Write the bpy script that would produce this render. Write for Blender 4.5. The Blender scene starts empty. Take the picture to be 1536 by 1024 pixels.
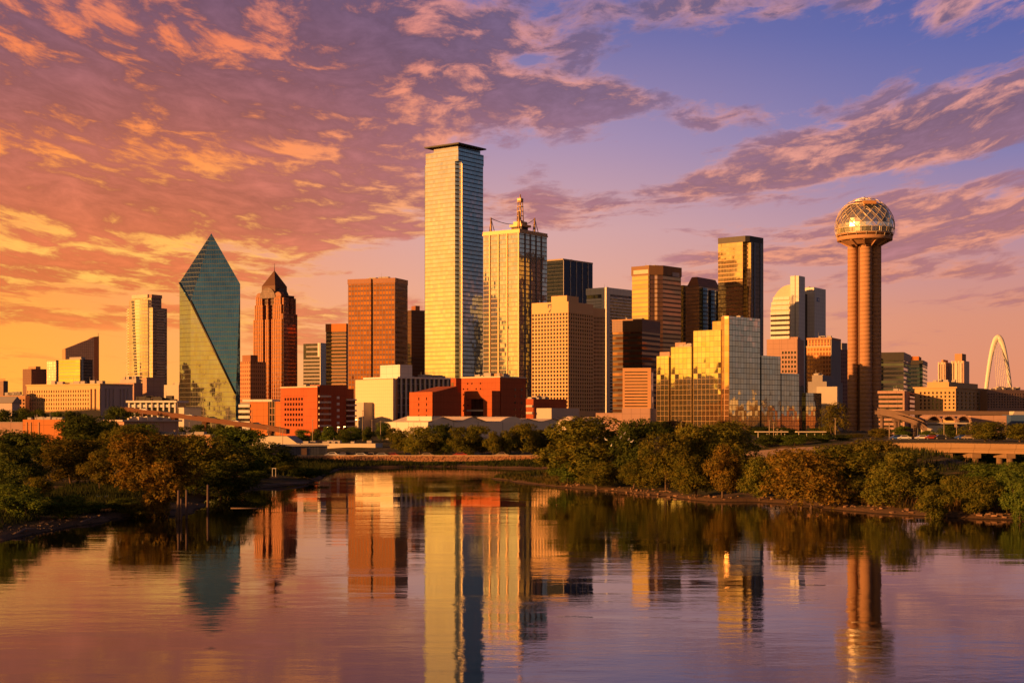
import bpy, bmesh, math, random
import numpy as np
from mathutils import Vector, Matrix

SC = bpy.context.scene
COL = SC.collection
R = math.radians
# ------------------------------------------------------------------ camera
CAM_H, FPX, HOR = 14.0, 2200.0, 626.0          # eye height (m), focal length and horizon row of the 1536 x 1024 photo
cam_data = bpy.data.cameras.new("camera")
cam = bpy.data.objects.new("camera", cam_data)
COL.objects.link(cam)
cam.location = (0, 0, CAM_H)
cam.rotation_euler = (R(90), 0, 0)
cam_data.sensor_width = 36.0
cam_data.lens = FPX / 1536.0 * 36.0
cam_data.shift_y = (HOR - 512.0) / 1536.0
cam_data.clip_start = 0.5
cam_data.clip_end = 60000.0
SC.camera = cam
# ------------------------------------------------------------------ view, sun
SC.view_settings.view_transform = 'Standard'
SC.view_settings.look = 'None'
SC.view_settings.exposure = 0.65
SC.view_settings.gamma = 1.0
SUN_AZ, SUN_EL = R(-120), R(8.5)                # measured from +Y towards +X
SUN_DIR = Vector((math.sin(SUN_AZ) * math.cos(SUN_EL), math.cos(SUN_AZ) * math.cos(SUN_EL), math.sin(SUN_EL)))
sl = bpy.data.lights.new("sun", 'SUN')
sl.energy = 5.0
sl.angle = R(0.5)
sl.color = (1.0, 0.41, 0.105)
so = bpy.data.objects.new("sun", sl)
COL.objects.link(so)
so.rotation_euler = (-SUN_DIR).to_track_quat('-Z', 'Y').to_euler()
so.location = (-300, -200, 300)

# ------------------------------------------------------------------ node helpers
class NT:
    """A node tree with arithmetic on sockets."""
    def __init__(s, tree): s.t = tree; s.n = tree.nodes; s.l = tree.links
    def new(s, typ, **kw):
        nd = s.n.new(typ)
        for k, v in kw.items(): setattr(nd, k, v)
        return nd
    def put(s, sock, v):
        if isinstance(v, E): v = v.s
        if isinstance(v, bpy.types.NodeSocket): s.l.new(v, sock)
        elif v is not None:
            if isinstance(v, (tuple, list)) and len(v) == 3 and sock.type == 'RGBA': v = (*v, 1.0)
            sock.default_value = v
    def math(s, op, a, b=None, c=None, clamp=False):
        nd = s.new('ShaderNodeMath', operation=op, use_clamp=clamp)
        s.put(nd.inputs[0], a)
        if b is not None: s.put(nd.inputs[1], b)
        if c is not None: s.put(nd.inputs[2], c)
        return E(s, nd.outputs[0])
    def step(s, v, a, b, lo=0.0, hi=1.0, smooth=True):
        nd = s.new('ShaderNodeMapRange', interpolation_type='SMOOTHSTEP' if smooth else 'LINEAR')
        for i, q in enumerate((v, a, b, lo, hi)): s.put(nd.inputs[i], q)
        return E(s, nd.outputs[0])
    def mix(s, f, a, b, mode='MIX'):
        nd = s.new('ShaderNodeMix', data_type='RGBA', blend_type=mode)
        s.put(nd.inputs[0], f); s.put(nd.inputs[6], a); s.put(nd.inputs[7], b)
        return nd.outputs[2]
    def ramp(s, f, stops):
        nd = s.new('ShaderNodeValToRGB')
        s.put(nd.inputs[0], f)
        e = nd.color_ramp.elements
        while len(e) < len(stops): e.new(0.5)
        for el, (p, c) in zip(e, stops): el.position = p; el.color = (*c, 1)
        return nd.outputs[0]
    def xyz(s, x, y, z=0.0):
        nd = s.new('ShaderNodeCombineXYZ')
        for i, q in enumerate((x, y, z)): s.put(nd.inputs[i], q)
        return nd.outputs[0]
    def sep(s, v):
        nd = s.new('ShaderNodeSeparateXYZ'); s.put(nd.inputs[0], v)
        return [E(s, o) for o in nd.outputs]
    def noise(s, vec, scale, detail=4, rough=0.55, dist=0.0, dims='3D'):
        nd = s.new('ShaderNodeTexNoise', noise_dimensions=dims)
        s.put(nd.inputs['Vector'], vec)
        nd.inputs['Scale'].default_value = scale; nd.inputs['Detail'].default_value = detail
        nd.inputs['Roughness'].default_value = rough; nd.inputs['Distortion'].default_value = dist
        return E(s, nd.outputs[0])
class E:
    def __init__(s, nt, sock): s.nt, s.s = nt, sock
    def __add__(s, o): return s.nt.math('ADD', s, o)
    def __sub__(s, o): return s.nt.math('SUBTRACT', s, o)
    def __mul__(s, o): return s.nt.math('MULTIPLY', s, o)
    def __truediv__(s, o): return s.nt.math('DIVIDE', s, o)
    def __rsub__(s, o): return s.nt.math('SUBTRACT', o, s)
    __radd__, __rmul__ = __add__, __mul__
    def floor(s): return s.nt.math('FLOOR', s)
    def fract(s): return s.nt.math('FRACT', s)
    def lt(s, o): return s.nt.math('LESS_THAN', s, o)
    def mx(s, o): return s.nt.math('MAXIMUM', s, o)
    def mn(s, o): return s.nt.math('MINIMUM', s, o)
    def pw(s, o): return s.nt.math('POWER', s, o)
    def sat(s): return s.nt.math('ADD', s, 0.0, clamp=True)

# ------------------------------------------------------------------ sky
wd = bpy.data.worlds.new("World")
SC.world = wd
wd.use_nodes = True
wd.node_tree.nodes.clear()
W = NT(wd.node_tree)
tc = W.new('ShaderNodeTexCoord')
dx, dy, dz = W.sep(tc.outputs['Generated'])
az = W.math('ARCTAN2', dx, dy)
el = dz.mx(0.0)
# clear air: gold near the setting sun, lilac and blue away from it
e_ = (el * (1 / 0.30)).sat()
left = W.ramp(e_, [(0, (1.08, .46, .05)), (.2, (1.06, .39, .06)), (.42, (.88, .27, .085)), (.62, (.62, .22, .15)), (.86, (.30, .18, .26)), (1, (.20, .15, .30))])
mid = W.ramp(e_, [(0, (.92, .37, .12)), (.2, (.84, .38, .21)), (.42, (.64, .36, .35)), (.62, (.38, .265, .41)), (.84, (.17, .155, .36)), (1, (.10, .12, .34))])
right = W.ramp(e_, [(0, (.76, .26, .11)), (.22, (.66, .27, .18)), (.42, (.42, .25, .34)), (.58, (.21, .19, .40)), (.82, (.10, .125, .37)), (1, (.065, .09, .31))])
f1 = W.step(az, -.36, .0)
f2 = W.step(az, -.02, .34)
view = W.mix(f2, W.mix(f1, left, mid), right)
# the rest of the sphere: bright glow round the sun, dusk blue opposite it
sunside = W.ramp(e_, [(0, (1.0, .47, .05)), (.2, (1.0, .54, .09)), (.45, (.90, .54, .19)), (.72, (.60, .44, .27)), (1, (.15, .11, .08))])
dusk = W.ramp(e_, [(0, (.26, .145, .10)), (.2, (.21, .15, .135)), (.5, (.12, .15, .195)), (1, (.055, .085, .14))])
sky = W.mix(W.step(az, .40, .95) * W.step(az, 3.0, 2.1), view, dusk)
away = W.math('ABSOLUTE', az - SUN_AZ)
away = away.mn(2 * math.pi - away)
sky = W.mix(W.step(away, 1.50, .80), sky, sunside)
boost = W.step(away, 1.2, .15) * W.step(el, .30, .02)
glow = W.mix(1.0, sky, W.xyz(boost * .55 + 1.0, boost * .52 + 1.0, boost * .30 + 1.0), 'MULTIPLY')
zen = W.step(el, .27, .42)
sky = W.mix(zen, glow, (.032, .030, .045))
# clouds: streaks and puffs lying in a flat layer
h_ = el + .03
cu = az * (5.2 - el * 4.0)
cv = (az * az * 1.3 - W.math('LOGARITHM', h_, math.e)) * 2.6
wv = W.noise(W.xyz(cu * .8 + 40.0, cv * .6, 5.0), 1.0, 3, .5) - .5
cv2 = cv + wv * .7
big = W.noise(W.xyz(cu, cv2 * 1.05, 0.0), 1.0, 10, .60)
det = W.noise(W.xyz(cu * 7.0 + 7.0, cv2 * 7.5, 3.0), 1.0, 8, .64, .3)
puf = W.noise(W.xyz(cu * 2.6 + 17.0, cv2 * 3.0, 13.0), 1.0, 9, .62)
low = W.noise(W.xyz(cu * .35 + 3.0, cv * .50, 9.0), 1.0, 5, .58)
def blob(px, py, sx, sy, tilt=0.0):
    a0, e0 = (px - 768) / FPX, (HOR - py) / FPX
    qa, qe = az - a0, el - e0
    qa, qe = qa * math.cos(tilt) + qe * math.sin(tilt), qe * math.cos(tilt) - qa * math.sin(tilt)
    qa, qe = qa * (FPX / sx), qe * (FPX / sy)
    return W.math('EXPONENT', (qa * qa + qe * qe) * -1.0)
bias = W.step(az, .09, -.10) * W.step(el, .115, .19) * .20 + W.step(az, .0, -.22) * W.step(el, .03, .10) * .09
bias = bias + blob(330, 150, 420, 110, -.05) * .10 + blob(620, 95, 300, 80) * .16
for b in ((1330, 225, 340, 27, .19, .29), (1270, 266, 330, 23, .13, .27), (1490, 178, 260, 30, .2, .22), (1450, 350, 260, 60, .05, .30),
          (930, 160, 200, 24, -.05, .18), (1410, 62, 210, 34, .12, .25), (1130, 32, 200, 34, .04, .22), (170, 330, 420, 50, 0, .20),
          (420, 305, 230, 24, .03, .23), (470, 350, 220, 15, .03, .25), (1130, 192, 120, 18, .1, .13), (1300, 470, 320, 18, .02, .15), (100, 230, 300, 60, 0, .16),
          (1180, 385, 170, 10, .02, .16), (250, 480, 420, 14, 0, .16), (90, 420, 320, 20, 0, .18), (1450, 420, 200, 14, 0, .16), (1000, 420, 180, 8, 0, .12)):
    bias = bias + blob(*b[:5]) * b[5]
clear = blob(1180, 130, 130, 45) * .08 + blob(880, 290, 200, 70) * .10 + blob(900, 400, 300, 40) * .06
d0 = (big - .5) * 1.0 + (puf - .5) * .75 + (det - .5) * .42 + (low - .5) * .3 + (bias - clear) + .5
soft = W.step(el, .09, .02)
dens = W.step(d0, soft * .03 + .515, soft * .09 + .69) * (1.0 - soft * .25)
# how thick, and so how dark, a cloud is; thin rims and some bands still catch the sun
warm = blob(190, 80, 300, 28, -.12) * .30 + blob(120, 250, 240, 34) * .26 + blob(480, 165, 150, 18) * .18 + blob(330, 240, 160, 20) * .15 + blob(90, 375, 220, 20) * .25
dark = blob(640, 90, 330, 90) * .20 + blob(240, 165, 300, 40) * .10 + blob(250, 320, 300, 22) * .12 + blob(1400, 205, 240, 16, .19) * .15 + blob(1400, 255, 260, 14, .1) * .15
thick = (d0 - .66) * 1.3 + (puf - .5) * 1.35 + (det - .5) * 3.0 + (low - .5) * .9 + dark - warm
core = W.step(thick, -.44, .34)
lit_l = W.ramp(e_, [(0, (1.08, .54, .07)), (.35, (1.08, .53, .11)), (.58, (1.0, .29, .065)), (.82, (.90, .22, .08)), (1, (.58, .20, .17))])
lit_r = W.ramp(e_, [(0, (.76, .27, .13)), (.4, (.80, .31, .20)), (.7, (.74, .31, .26)), (1, (.56, .28, .32))])
cor_l = W.ramp(e_, [(0, (.78, .21, .035)), (.35, (.62, .15, .055)), (.58, (.42, .12, .085)), (.80, (.21, .083, .105)), (1, (.11, .066, .12))])
cor_r = W.ramp(e_, [(0, (.48, .18, .13)), (.4, (.33, .14, .165)), (.7, (.18, .105, .175)), (1, (.10, .085, .18))])
fc = W.step(az, -.24, .10)
lit = W.mix(fc, lit_l, lit_r)
cor = W.mix(fc, cor_l, cor_r)
cor = W.mix(1.0, cor, W.xyz(*[(det - .5) * 1.5 + (puf - .5) * 1.1 + 1.0] * 3), 'MULTIPLY')
cl = W.mix(core, lit, cor)
skyc = W.mix(dens * .93 * W.step(el, .50, .30) * W.step(away, .8, 1.5, .25, 1.0), sky, cl)
nish = W.new('ShaderNodeTexSky', sky_type='NISHITA')
nish.sun_disc = False
nish.sun_elevation = SUN_EL
nish.sun_rotation = SUN_AZ
nish.air_density = 1.6
nish.dust_density = 3.0
BG = 0.1
SKYK = 2 ** -0.50
nsky = W.mix(1.0, nish.outputs[0], (.015, .015, .015), 'MULTIPLY')
csky = W.mix(1.0, skyc, (.965 * SKYK / BG,) * 3, 'MULTIPLY')
bg = W.new('ShaderNodeBackground')
W.put(bg.inputs[0], W.mix(1.0, csky, nsky, 'ADD'))
bg.inputs[1].default_value = BG
wo = W.new('ShaderNodeOutputWorld')
W.l.new(bg.outputs[0], wo.inputs[0])
wd.cycles.sampling_method = 'MANUAL'
wd.cycles.sample_map_resolution = 512

# ------------------------------------------------------------------ materials
def new_mat(name):
    m = bpy.data.materials.new(name)
    m.use_nodes = True
    m.node_tree.nodes.clear()
    t = NT(m.node_tree)
    out = t.new('ShaderNodeOutputMaterial')
    return m, t, out
def principled(t, col, rough=.7, metal=0.0, normal=None, spec=None, ior=None):
    p = t.new('ShaderNodeBsdfPrincipled')
    t.put(p.inputs['Base Color'], col); t.put(p.inputs['Roughness'], rough); t.put(p.inputs['Metallic'], metal)
    if normal is not None: t.put(p.inputs['Normal'], normal)
    if spec is not None: p.inputs['Specular IOR Level'].default_value = spec
    if ior is not None: p.inputs['IOR'].default_value = ior
    return p
def tone(t, col, f):
    """col brightened or darkened by the factor f (a socket round 1)."""
    return t.mix(1.0, col, t.xyz(f, f, f), 'MULTIPLY')
def m_plain(name, col, rough=.8, var=.22, scale=.12, metal=0.0, bump=.0, spec=.3, joints=None):
    """Weathered plain surface: large blotches, fine grain, vertical run-off, optional panel joints (w, h)."""
    m, t, out = new_mat(name)
    co = t.new('ShaderNodeTexCoord').outputs['Object']
    x, y, z = t.sep(co)
    n = t.noise(co, scale, 5, .6) * .55 + t.noise(co, scale * 9, 4, .6) * .25 + t.noise(t.xyz(x * .9, y * .9, z * .06), 1.0, 3, .5) * .2
    f = (n - .5) * (2.4 * var) + 1.0
    if joints:
        uvx, uvy, _ = t.sep(t.new('ShaderNodeUVMap').outputs[0])
        j = (uvx / joints[0]).fract().lt(.05).mx((uvy / joints[1]).fract().lt(.06))
        f = f * (1.0 - j * .3)
    nrm = None
    if bump:
        b = t.new('ShaderNodeBump'); b.inputs['Strength'].default_value = bump; b.inputs['Distance'].default_value = .3
        t.put(b.inputs['Height'], n); nrm = b.outputs[0]
    p = principled(t, tone(t, col, f), rough, metal, nrm, spec)
    t.l.new(p.outputs[0], out.inputs[0])
    return m
def m_glass(name, tint, pane=(1.5, 4.0), mull=.07, sill=.10, span=0.0, span_col=(.2, .2, .2), line=(.05, .05, .05), rough=.05, jit=.012, metal=.85, var=.25, wave=.02, dark=0.0):
    """Curtain wall: reflective panes that each sit a hair out of true, mullions, floor lines and spandrel bands."""
    m, t, out = new_mat(name)
    u, v, _ = t.sep(t.new('ShaderNodeUVMap').outputs[0])
    cu, cv = u / pane[0], v / pane[1]
    wn = t.new('ShaderNodeTexWhiteNoise', noise_dimensions='3D')
    t.put(wn.inputs['Vector'], t.xyz(cu.floor() + .5, cv.floor() + .5, 3.0))
    r1 = E(t, wn.outputs['Value'])
    geo = t.new('ShaderNodeNewGeometry')
    va = t.new('ShaderNodeVectorMath', operation='SUBTRACT')
    t.put(va.inputs[0], wn.outputs['Color']); va.inputs[1].default_value = (.5, .5, .5)
    vs = t.new('ShaderNodeVectorMath', operation='SCALE')
    t.l.new(va.outputs[0], vs.inputs[0]); vs.inputs[3].default_value = jit * 2
    vb = t.new('ShaderNodeVectorMath', operation='ADD')
    nw = t.new('ShaderNodeTexNoise'); nw.inputs['Scale'].default_value = .11; nw.inputs['Detail'].default_value = 2
    t.put(nw.inputs['Vector'], t.xyz(u, v, 0.0))
    va2 = t.new('ShaderNodeVectorMath', operation='SUBTRACT'); t.l.new(nw.outputs['Color'], va2.inputs[0]); va2.inputs[1].default_value = (.5, .5, .5)
    vs2 = t.new('ShaderNodeVectorMath', operation='SCALE'); t.l.new(va2.outputs[0], vs2.inputs[0]); vs2.inputs[3].default_value = wave
    t.l.new(vs.outputs[0], vb.inputs[0]); t.l.new(vs2.outputs[0], vb.inputs[1])
    vc = t.new('ShaderNodeVectorMath', operation='ADD')
    t.l.new(geo.outputs['Normal'], vc.inputs[0]); t.l.new(vb.outputs[0], vc.inputs[1])
    vn = t.new('ShaderNodeVectorMath', operation='NORMALIZE'); t.l.new(vc.outputs[0], vn.inputs[0])
    big = t.noise(t.xyz(u, v, 7.0), .05, 4, .6)
    f = (r1 - .5) * var + 1.0 + (big - .5) * .35
    if dark: f = f * (1.0 - r1.lt(dark) * .6)
    g = principled(t, tone(t, tint, f), rough, metal, vn.outputs[0])
    fr = principled(t, line, .5, .2)
    mask = cu.fract().lt(mull).mx(cv.fract().lt(sill))
    sh = t.new('ShaderNodeMixShader'); t.put(sh.inputs[0], mask); t.l.new(g.outputs[0], sh.inputs[1]); t.l.new(fr.outputs[0], sh.inputs[2])
    o = sh.outputs[0]
    if span:
        sp = principled(t, tone(t, span_col, (big - .5) * .5 + 1.0), .6, .1)
        s2 = t.new('ShaderNodeMixShader'); k = cv.fract()
        t.put(s2.inputs[0], k.lt(span) * (1.0 - mask)); t.l.new(o, s2.inputs[1]); t.l.new(sp.outputs[0], s2.inputs[2]); o = s2.outputs[0]
    t.l.new(o, out.inputs[0])
    return m
def m_pane(name, col=(.012, .012, .016), rough=.12):
    m, t, out = new_mat(name)
    pos = t.new('ShaderNodeNewGeometry').outputs['Position']
    sc = t.new('ShaderNodeVectorMath', operation='SCALE'); t.l.new(pos, sc.inputs[0]); sc.inputs[3].default_value = .37
    fl = t.new('ShaderNodeVectorMath', operation='FLOOR'); t.l.new(sc.outputs[0], fl.inputs[0])
    wn = t.new('ShaderNodeTexWhiteNoise'); t.l.new(fl.outputs[0], wn.inputs['Vector'])
    f = E(t, wn.outputs['Value']).pw(3.0) * 4.0 + .6
    p = principled(t, tone(t, col, f), rough, 0, None, .7)
    t.l.new(p.outputs[0], out.inputs[0])
    return m
def m_lamp(name, col, strength):
    m, t, out = new_mat(name)
    e = t.new('ShaderNodeEmission'); t.put(e.inputs[0], col); e.inputs[1].default_value = strength
    t.l.new(e.outputs[0], out.inputs[0])
    return m

# ------------------------------------------------------------------ mesh building
class MB:
    """Collects shapes and links them as one mesh object; UVs are metres along a face and up it."""
    def __init__(s): s.v = []; s.f = []; s.uv = []; s.mi = []; s.mats = []; s.sm = []
    def _m(s, mat):
        if mat not in s.mats: s.mats.append(mat)
        return s.mats.index(mat)
    def face(s, pts, mat, uv=None, smooth=False):
        b = len(s.v)
        s.v.extend(tuple(p) for p in pts)
        s.f.append(tuple(range(b, b + len(pts))))
        if uv is None:
            p0 = Vector(pts[0]); e = Vector(pts[1]) - p0
            n = Vector((0, 0, 0))
            for i in range(1, len(pts) - 1): n += (Vector(pts[i]) - p0).cross(Vector(pts[i + 1]) - p0)
            if n.length > 0 and abs(n.normalized().z) < .95:
                h = Vector((-n.y, n.x, 0)).normalized(); k = n.normalized().cross(h)
                uv = [((Vector(p) - p0).dot(h), p[2] if abs(n.normalized().z) < .05 else (Vector(p)).dot(k)) for p in pts]
            else: uv = [(p[0], p[1]) for p in pts]
        s.uv.append(uv); s.mi.append(s._m(mat)); s.sm.append(smooth)
        return s
    def box(s, x0, x1, y0, y1, z0, z1, mat, top=None, bottom=True):
        A, B_, C, D = (x0, y0), (x1, y0), (x1, y1), (x0, y1)
        for p, q in ((A, B_), (B_, C), (C, D), (D, A)):
            L = math.hypot(q[0] - p[0], q[1] - p[1])
            s.face([(*p, z0), (*q, z0), (*q, z1), (*p, z1)], mat, [(0, z0), (L, z0), (L, z1), (0, z1)])
        s.face([(*A, z1), (*B_, z1), (*C, z1), (*D, z1)], top or mat)
        if bottom: s.face([(*D, z0), (*C, z0), (*B_, z0), (*A, z0)], mat)
        return s
    def prism(s, poly, z0, z1, mat, top=None, u0=0.0, walls=None):
        """poly counter-clockwise seen from above; z1 a number or one per corner; walls: a material per side."""
        n = len(poly); zt = z1 if isinstance(z1, (list, tuple)) else [z1] * n
        u = u0
        for i in range(n):
            p, q = poly[i], poly[(i + 1) % n]
            L = math.hypot(q[0] - p[0], q[1] - p[1])
            s.face([(*p, z0), (*q, z0), (*q, zt[(i + 1) % n]), (*p, zt[i])], walls[i] if walls else mat, [(u, z0), (u + L, z0), (u + L, zt[(i + 1) % n]), (u, zt[i])])
        s.face([(*poly[i], zt[i]) for i in range(n)], top or mat)
        s.face([(*poly[i], z0) for i in reversed(range(n))], mat)
        return s
    def tube(s, p, q, r0, r1, mat, n=8, caps=True, smooth=True):
        p, q = Vector(p), Vector(q); d = (q - p).normalized()
        a = d.orthogonal().normalized(); b = d.cross(a)
        def ring(c, r): return [c + (a * math.cos(2 * math.pi * i / n) + b * math.sin(2 * math.pi * i / n)) * r for i in range(n)]
        A, B_ = ring(p, r0), ring(q, r1)
        for i in range(n):
            j = (i + 1) % n
            s.face([A[i], A[j], B_[j], B_[i]], mat, None, smooth)
        if caps: s.face(list(reversed(A)), mat); s.face(B_, mat)
        return s
    def lathe(s, prof, mat, n=32, c=(0, 0), smooth=True, mats=None):
        """prof: list of (r, z)."""
        for k in range(len(prof) - 1):
            (r0, z0), (r1, z1) = prof[k], prof[k + 1]
            for i in range(n):
                a0, a1 = 2 * math.pi * i / n, 2 * math.pi * (i + 1) / n
                pts = [(c[0] + r0 * math.cos(a0), c[1] + r0 * math.sin(a0), z0), (c[0] + r0 * math.cos(a1), c[1] + r0 * math.sin(a1), z0),
                       (c[0] + r1 * math.cos(a1), c[1] + r1 * math.sin(a1), z1), (c[0] + r1 * math.cos(a0), c[1] + r1 * math.sin(a0), z1)]
                if r0 < 1e-6: pts = pts[1:]
                elif r1 < 1e-6: pts = pts[:3]
                s.face(pts, mats[k] if mats else mat, [(a0 * r0, z0), (a1 * r0, z0), (a1 * r0, z1), (a0 * r0, z1)][:len(pts)], smooth)
        return s
    def mesh(s, name):
        me = bpy.data.meshes.new(name)
        me.from_pydata(s.v, [], s.f)
        ul = me.uv_layers.new(name="UVMap")
        ul.data.foreach_set('uv', np.array([c for uv in s.uv for p in uv for c in p], dtype=np.float32))
        me.polygons.foreach_set('material_index', np.array(s.mi, dtype=np.int32))
        me.polygons.foreach_set('use_smooth', np.array(s.sm, dtype=bool))
        for m in s.mats: me.materials.append(m)
        if any(s.sm):
            bm = bmesh.new(); bm.from_mesh(me); bmesh.ops.remove_doubles(bm, verts=bm.verts, dist=.0005); bm.to_mesh(me); bm.free()
        me.update()
        return me
    def build(s, name, parent=None):
        o = bpy.data.objects.new(name, s.mesh(name))
        COL.objects.link(o)
        if parent is not None: o.parent = parent
        return o
def tag(o, label=None, cat=None, group=None, kind=None):
    if label: o['label'] = label
    if cat: o['category'] = cat
    if group: o['group'] = group
    if kind: o['kind'] = kind
    return o
def empty(name, loc, rz=0.0, label=None, cat=None, group=None):
    o = bpy.data.objects.new(name, None)
    o.empty_display_size = 2.0
    COL.objects.link(o); o.location = loc; o.rotation_euler = (0, 0, rz)
    return tag(o, label, cat, group)
def clone(root, loc, rz, sc=(1, 1, 1), label=None):
    """A copy of a thing with copies of its parts and sub-parts (mesh data shared)."""
    r = root.copy(); COL.objects.link(r); r.location = loc; r.rotation_euler = (0, 0, rz); r.scale = sc
    if label: r['label'] = label
    for ch in list(root.children):
        c = ch.copy(); COL.objects.link(c); c.parent = r
        for g in ch.children:
            d = g.copy(); COL.objects.link(d); d.parent = c
    return r
def X(px, D): return (px - 768.0) / FPX * D
def Z(py, D): return CAM_H + (HOR - py) / FPX * D
def at(px, D, z=0.0): return Vector((X(px, D), D, z))
def ground_D(py, z=0.0): return (CAM_H - z) * FPX / (py - HOR)

class Bld:
    """A building: an Empty at its nearest ground corner; local x runs along the front (0 = corner, negative to the left),
    local y along the right side, z up.  a = how far the building is turned."""
    def __init__(s, name, label, cat, pl, pc, pr, D, a, zg=4.0, group=None):
        s.D, s.zg = D, zg; s.cx = X(pc, D); s.ca, s.sa = math.cos(R(a)), math.sin(R(a))
        s.root = empty(name, (s.cx, D, zg), -R(a), label, cat, group)
        s.w = -s.fx(pl); s.d = s.ry(pr) if pr > pc + .3 else s.w
        s.nwin = 0; s.extra = {}
    def fx(s, px):
        k = (px - 768.0) / FPX
        return -(s.cx - k * s.D) / (s.ca + k * s.sa)
    def ry(s, px):
        k = (px - 768.0) / FPX
        return (k * s.D - s.cx) / (s.sa - k * s.ca)
    def z(s, py): return Z(py, s.D) - s.zg
    def add(s, part, mb, parent=None): return mb.build(part, parent or s.root)
    def box(s, part, mat, x0, x1, y0, y1, z0, z1, top=None, parent=None):
        return MB().box(x0, x1, y0, y1, z0, z1, mat, top).build(part, parent or s.root)
    def punch(s, side, a0, a1, z0, z1, nx, nz, wf, hf, wall, pane, dep=.5, off=0.0, part='wall', margin=0.0, keep=None, vshift=0.0, plane=0.0):
        """A wall with real window openings and a window set back in each.  side 'f' (y = off) or 'r' (x = plane)."""
        mb = MB()
        if side == 'f': pt = lambda q, o, t: (q, off + o, t)
        else: pt = lambda q, o, t: (plane - o, off * 0 + q, t)
        cw, chh = (a1 - a0 - 2 * margin) / nx, (z1 - z0) / nz
        def q4(p): mb.face([pt(*i) for i in p], wall, [(i[0], i[2]) for i in p])
        if margin:
            q4([(a0, 0, z0), (a0 + margin, 0, z0), (a0 + margin, 0, z1), (a0, 0, z1)])
            q4([(a1 - margin, 0, z0), (a1, 0, z0), (a1, 0, z1), (a1 - margin, 0, z1)])
        ww, wh = cw * wf, chh * hf
        spots = []
        for i in range(nx):
            for j in range(nz):
                c0, c1, b0, b1 = a0 + margin + i * cw, a0 + margin + (i + 1) * cw, z0 + j * chh, z0 + (j + 1) * chh
                if keep and not keep(i, j):
                    q4([(c0, 0, b0), (c1, 0, b0), (c1, 0, b1), (c0, 0, b1)]); continue
                l, r = (c0 + c1 - ww) / 2, (c0 + c1 + ww) / 2
                b, tt = (b0 + b1 - wh) / 2 + vshift, (b0 + b1 + wh) / 2 + vshift
                q4([(c0, 0, b0), (c1, 0, b0), (c1, 0, b), (c0, 0, b)]); q4([(c0, 0, tt), (c1, 0, tt), (c1, 0, b1), (c0, 0, b1)])
                q4([(c0, 0, b), (l, 0, b), (l, 0, tt), (c0, 0, tt)]); q4([(r, 0, b), (c1, 0, b), (c1, 0, tt), (r, 0, tt)])
                q4([(l, 0, b), (r, 0, b), (r, dep, b), (l, dep, b)]); q4([(l, 0, tt), (r, 0, tt), (r, dep, tt), (l, dep, tt)])
                q4([(l, 0, b), (l, 0, tt), (l, dep, tt), (l, dep, b)]); q4([(r, 0, b), (r, 0, tt), (r, dep, tt), (r, dep, b)])
                spots.append(((l + r) / 2, (b + tt) / 2))
        w_ = mb.build(part, s.root)
        pm = MB()
        g = .01
        pm.face([(-ww / 2 - g, 0, -wh / 2 - g), (ww / 2 + g, 0, -wh / 2 - g), (ww / 2 + g, 0, wh / 2 + g), (-ww / 2 - g, 0, wh / 2 + g)], pane)
        me = None; rest = MB()
        spots.sort(key=lambda q: -q[1])
        for q, t in spots:
            if s.nwin < 92:
                if me is None: me = pm.mesh('window')
                o = bpy.data.objects.new('window', me); COL.objects.link(o); o.parent = s.root
                o.location = pt(q, dep - .004, t); o.rotation_euler = (0, 0, 0 if side == 'f' else R(90))
                s.nwin += 1
            else:
                P = [pt(q - ww / 2 - g, dep - .004, t - wh / 2 - g), pt(q + ww / 2 + g, dep - .004, t - wh / 2 - g), pt(q + ww / 2 + g, dep - .004, t + wh / 2 + g), pt(q - ww / 2 - g, dep - .004, t + wh / 2 + g)]
                s.extra.setdefault('m', MB()).face(P, pane)
        return w_
    def done(s):
        if s.extra: tag(s.extra['m'].build('window', s.root), kind='stuff')
    def bands(s, part, mat, sides, z0, z1, n, frac, out=.35, x0=None, x1=None, y0=0.0, y1=None, parent=None):
        """Floor bands standing proud of the glass behind, all of one facade in one mesh."""
        mb = MB(); x0 = -s.w if x0 is None else x0; x1 = 0.0 if x1 is None else x1; y1 = s.d if y1 is None else y1
        st = (z1 - z0) / n
        for k in range(n):
            b, t = z0 + k * st, z0 + k * st + st * frac
            if 'f' in sides: mb.box(x0, x1 + (out if 'r' in sides else 0), -out, y0 - .002, b, t, mat)
            if 'r' in sides: mb.box(x1 + .002, x1 + out, y0 if 'f' in sides else y0, y1, b, t, mat)
        return mb.build(part, parent or s.root)
    def fins(s, part, mat, side, positions, z0, z1, wd_=.6, out=.6):
        mb = MB()
        for p in positions:
            if side == 'f': mb.box(p - wd_ / 2, p + wd_ / 2, -out, -.002, z0, z1, mat)
            else: mb.box(.002, out, p - wd_ / 2, p + wd_ / 2, z0, z1, mat)
        return mb.build(part, s.root)
    def clutter(s, mat, x0, x1, y0, y1, z, n, seed, hmax=3.0, smax=5.0):
        """Plant boxes, ducts and whips on a roof."""
        rn = random.Random(seed); mb = MB()
        for _ in range(n):
            w_, d_, h_ = rn.uniform(1.2, smax), rn.uniform(1.2, smax), rn.uniform(.6, hmax)
            x, y = rn.uniform(x0, max(x0, x1 - w_)), rn.uniform(y0, max(y0, y1 - d_))
            mb.box(x, x + w_, y, y + d_, z + .004, z + h_, mat)
            if rn.random() < .3: mb.tube((x, y, z), (x, y, z + hmax * rn.uniform(1, 2.2)), .12, .06, mat, 5)
        return mb.build('rooftop_plant', s.root)

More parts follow.
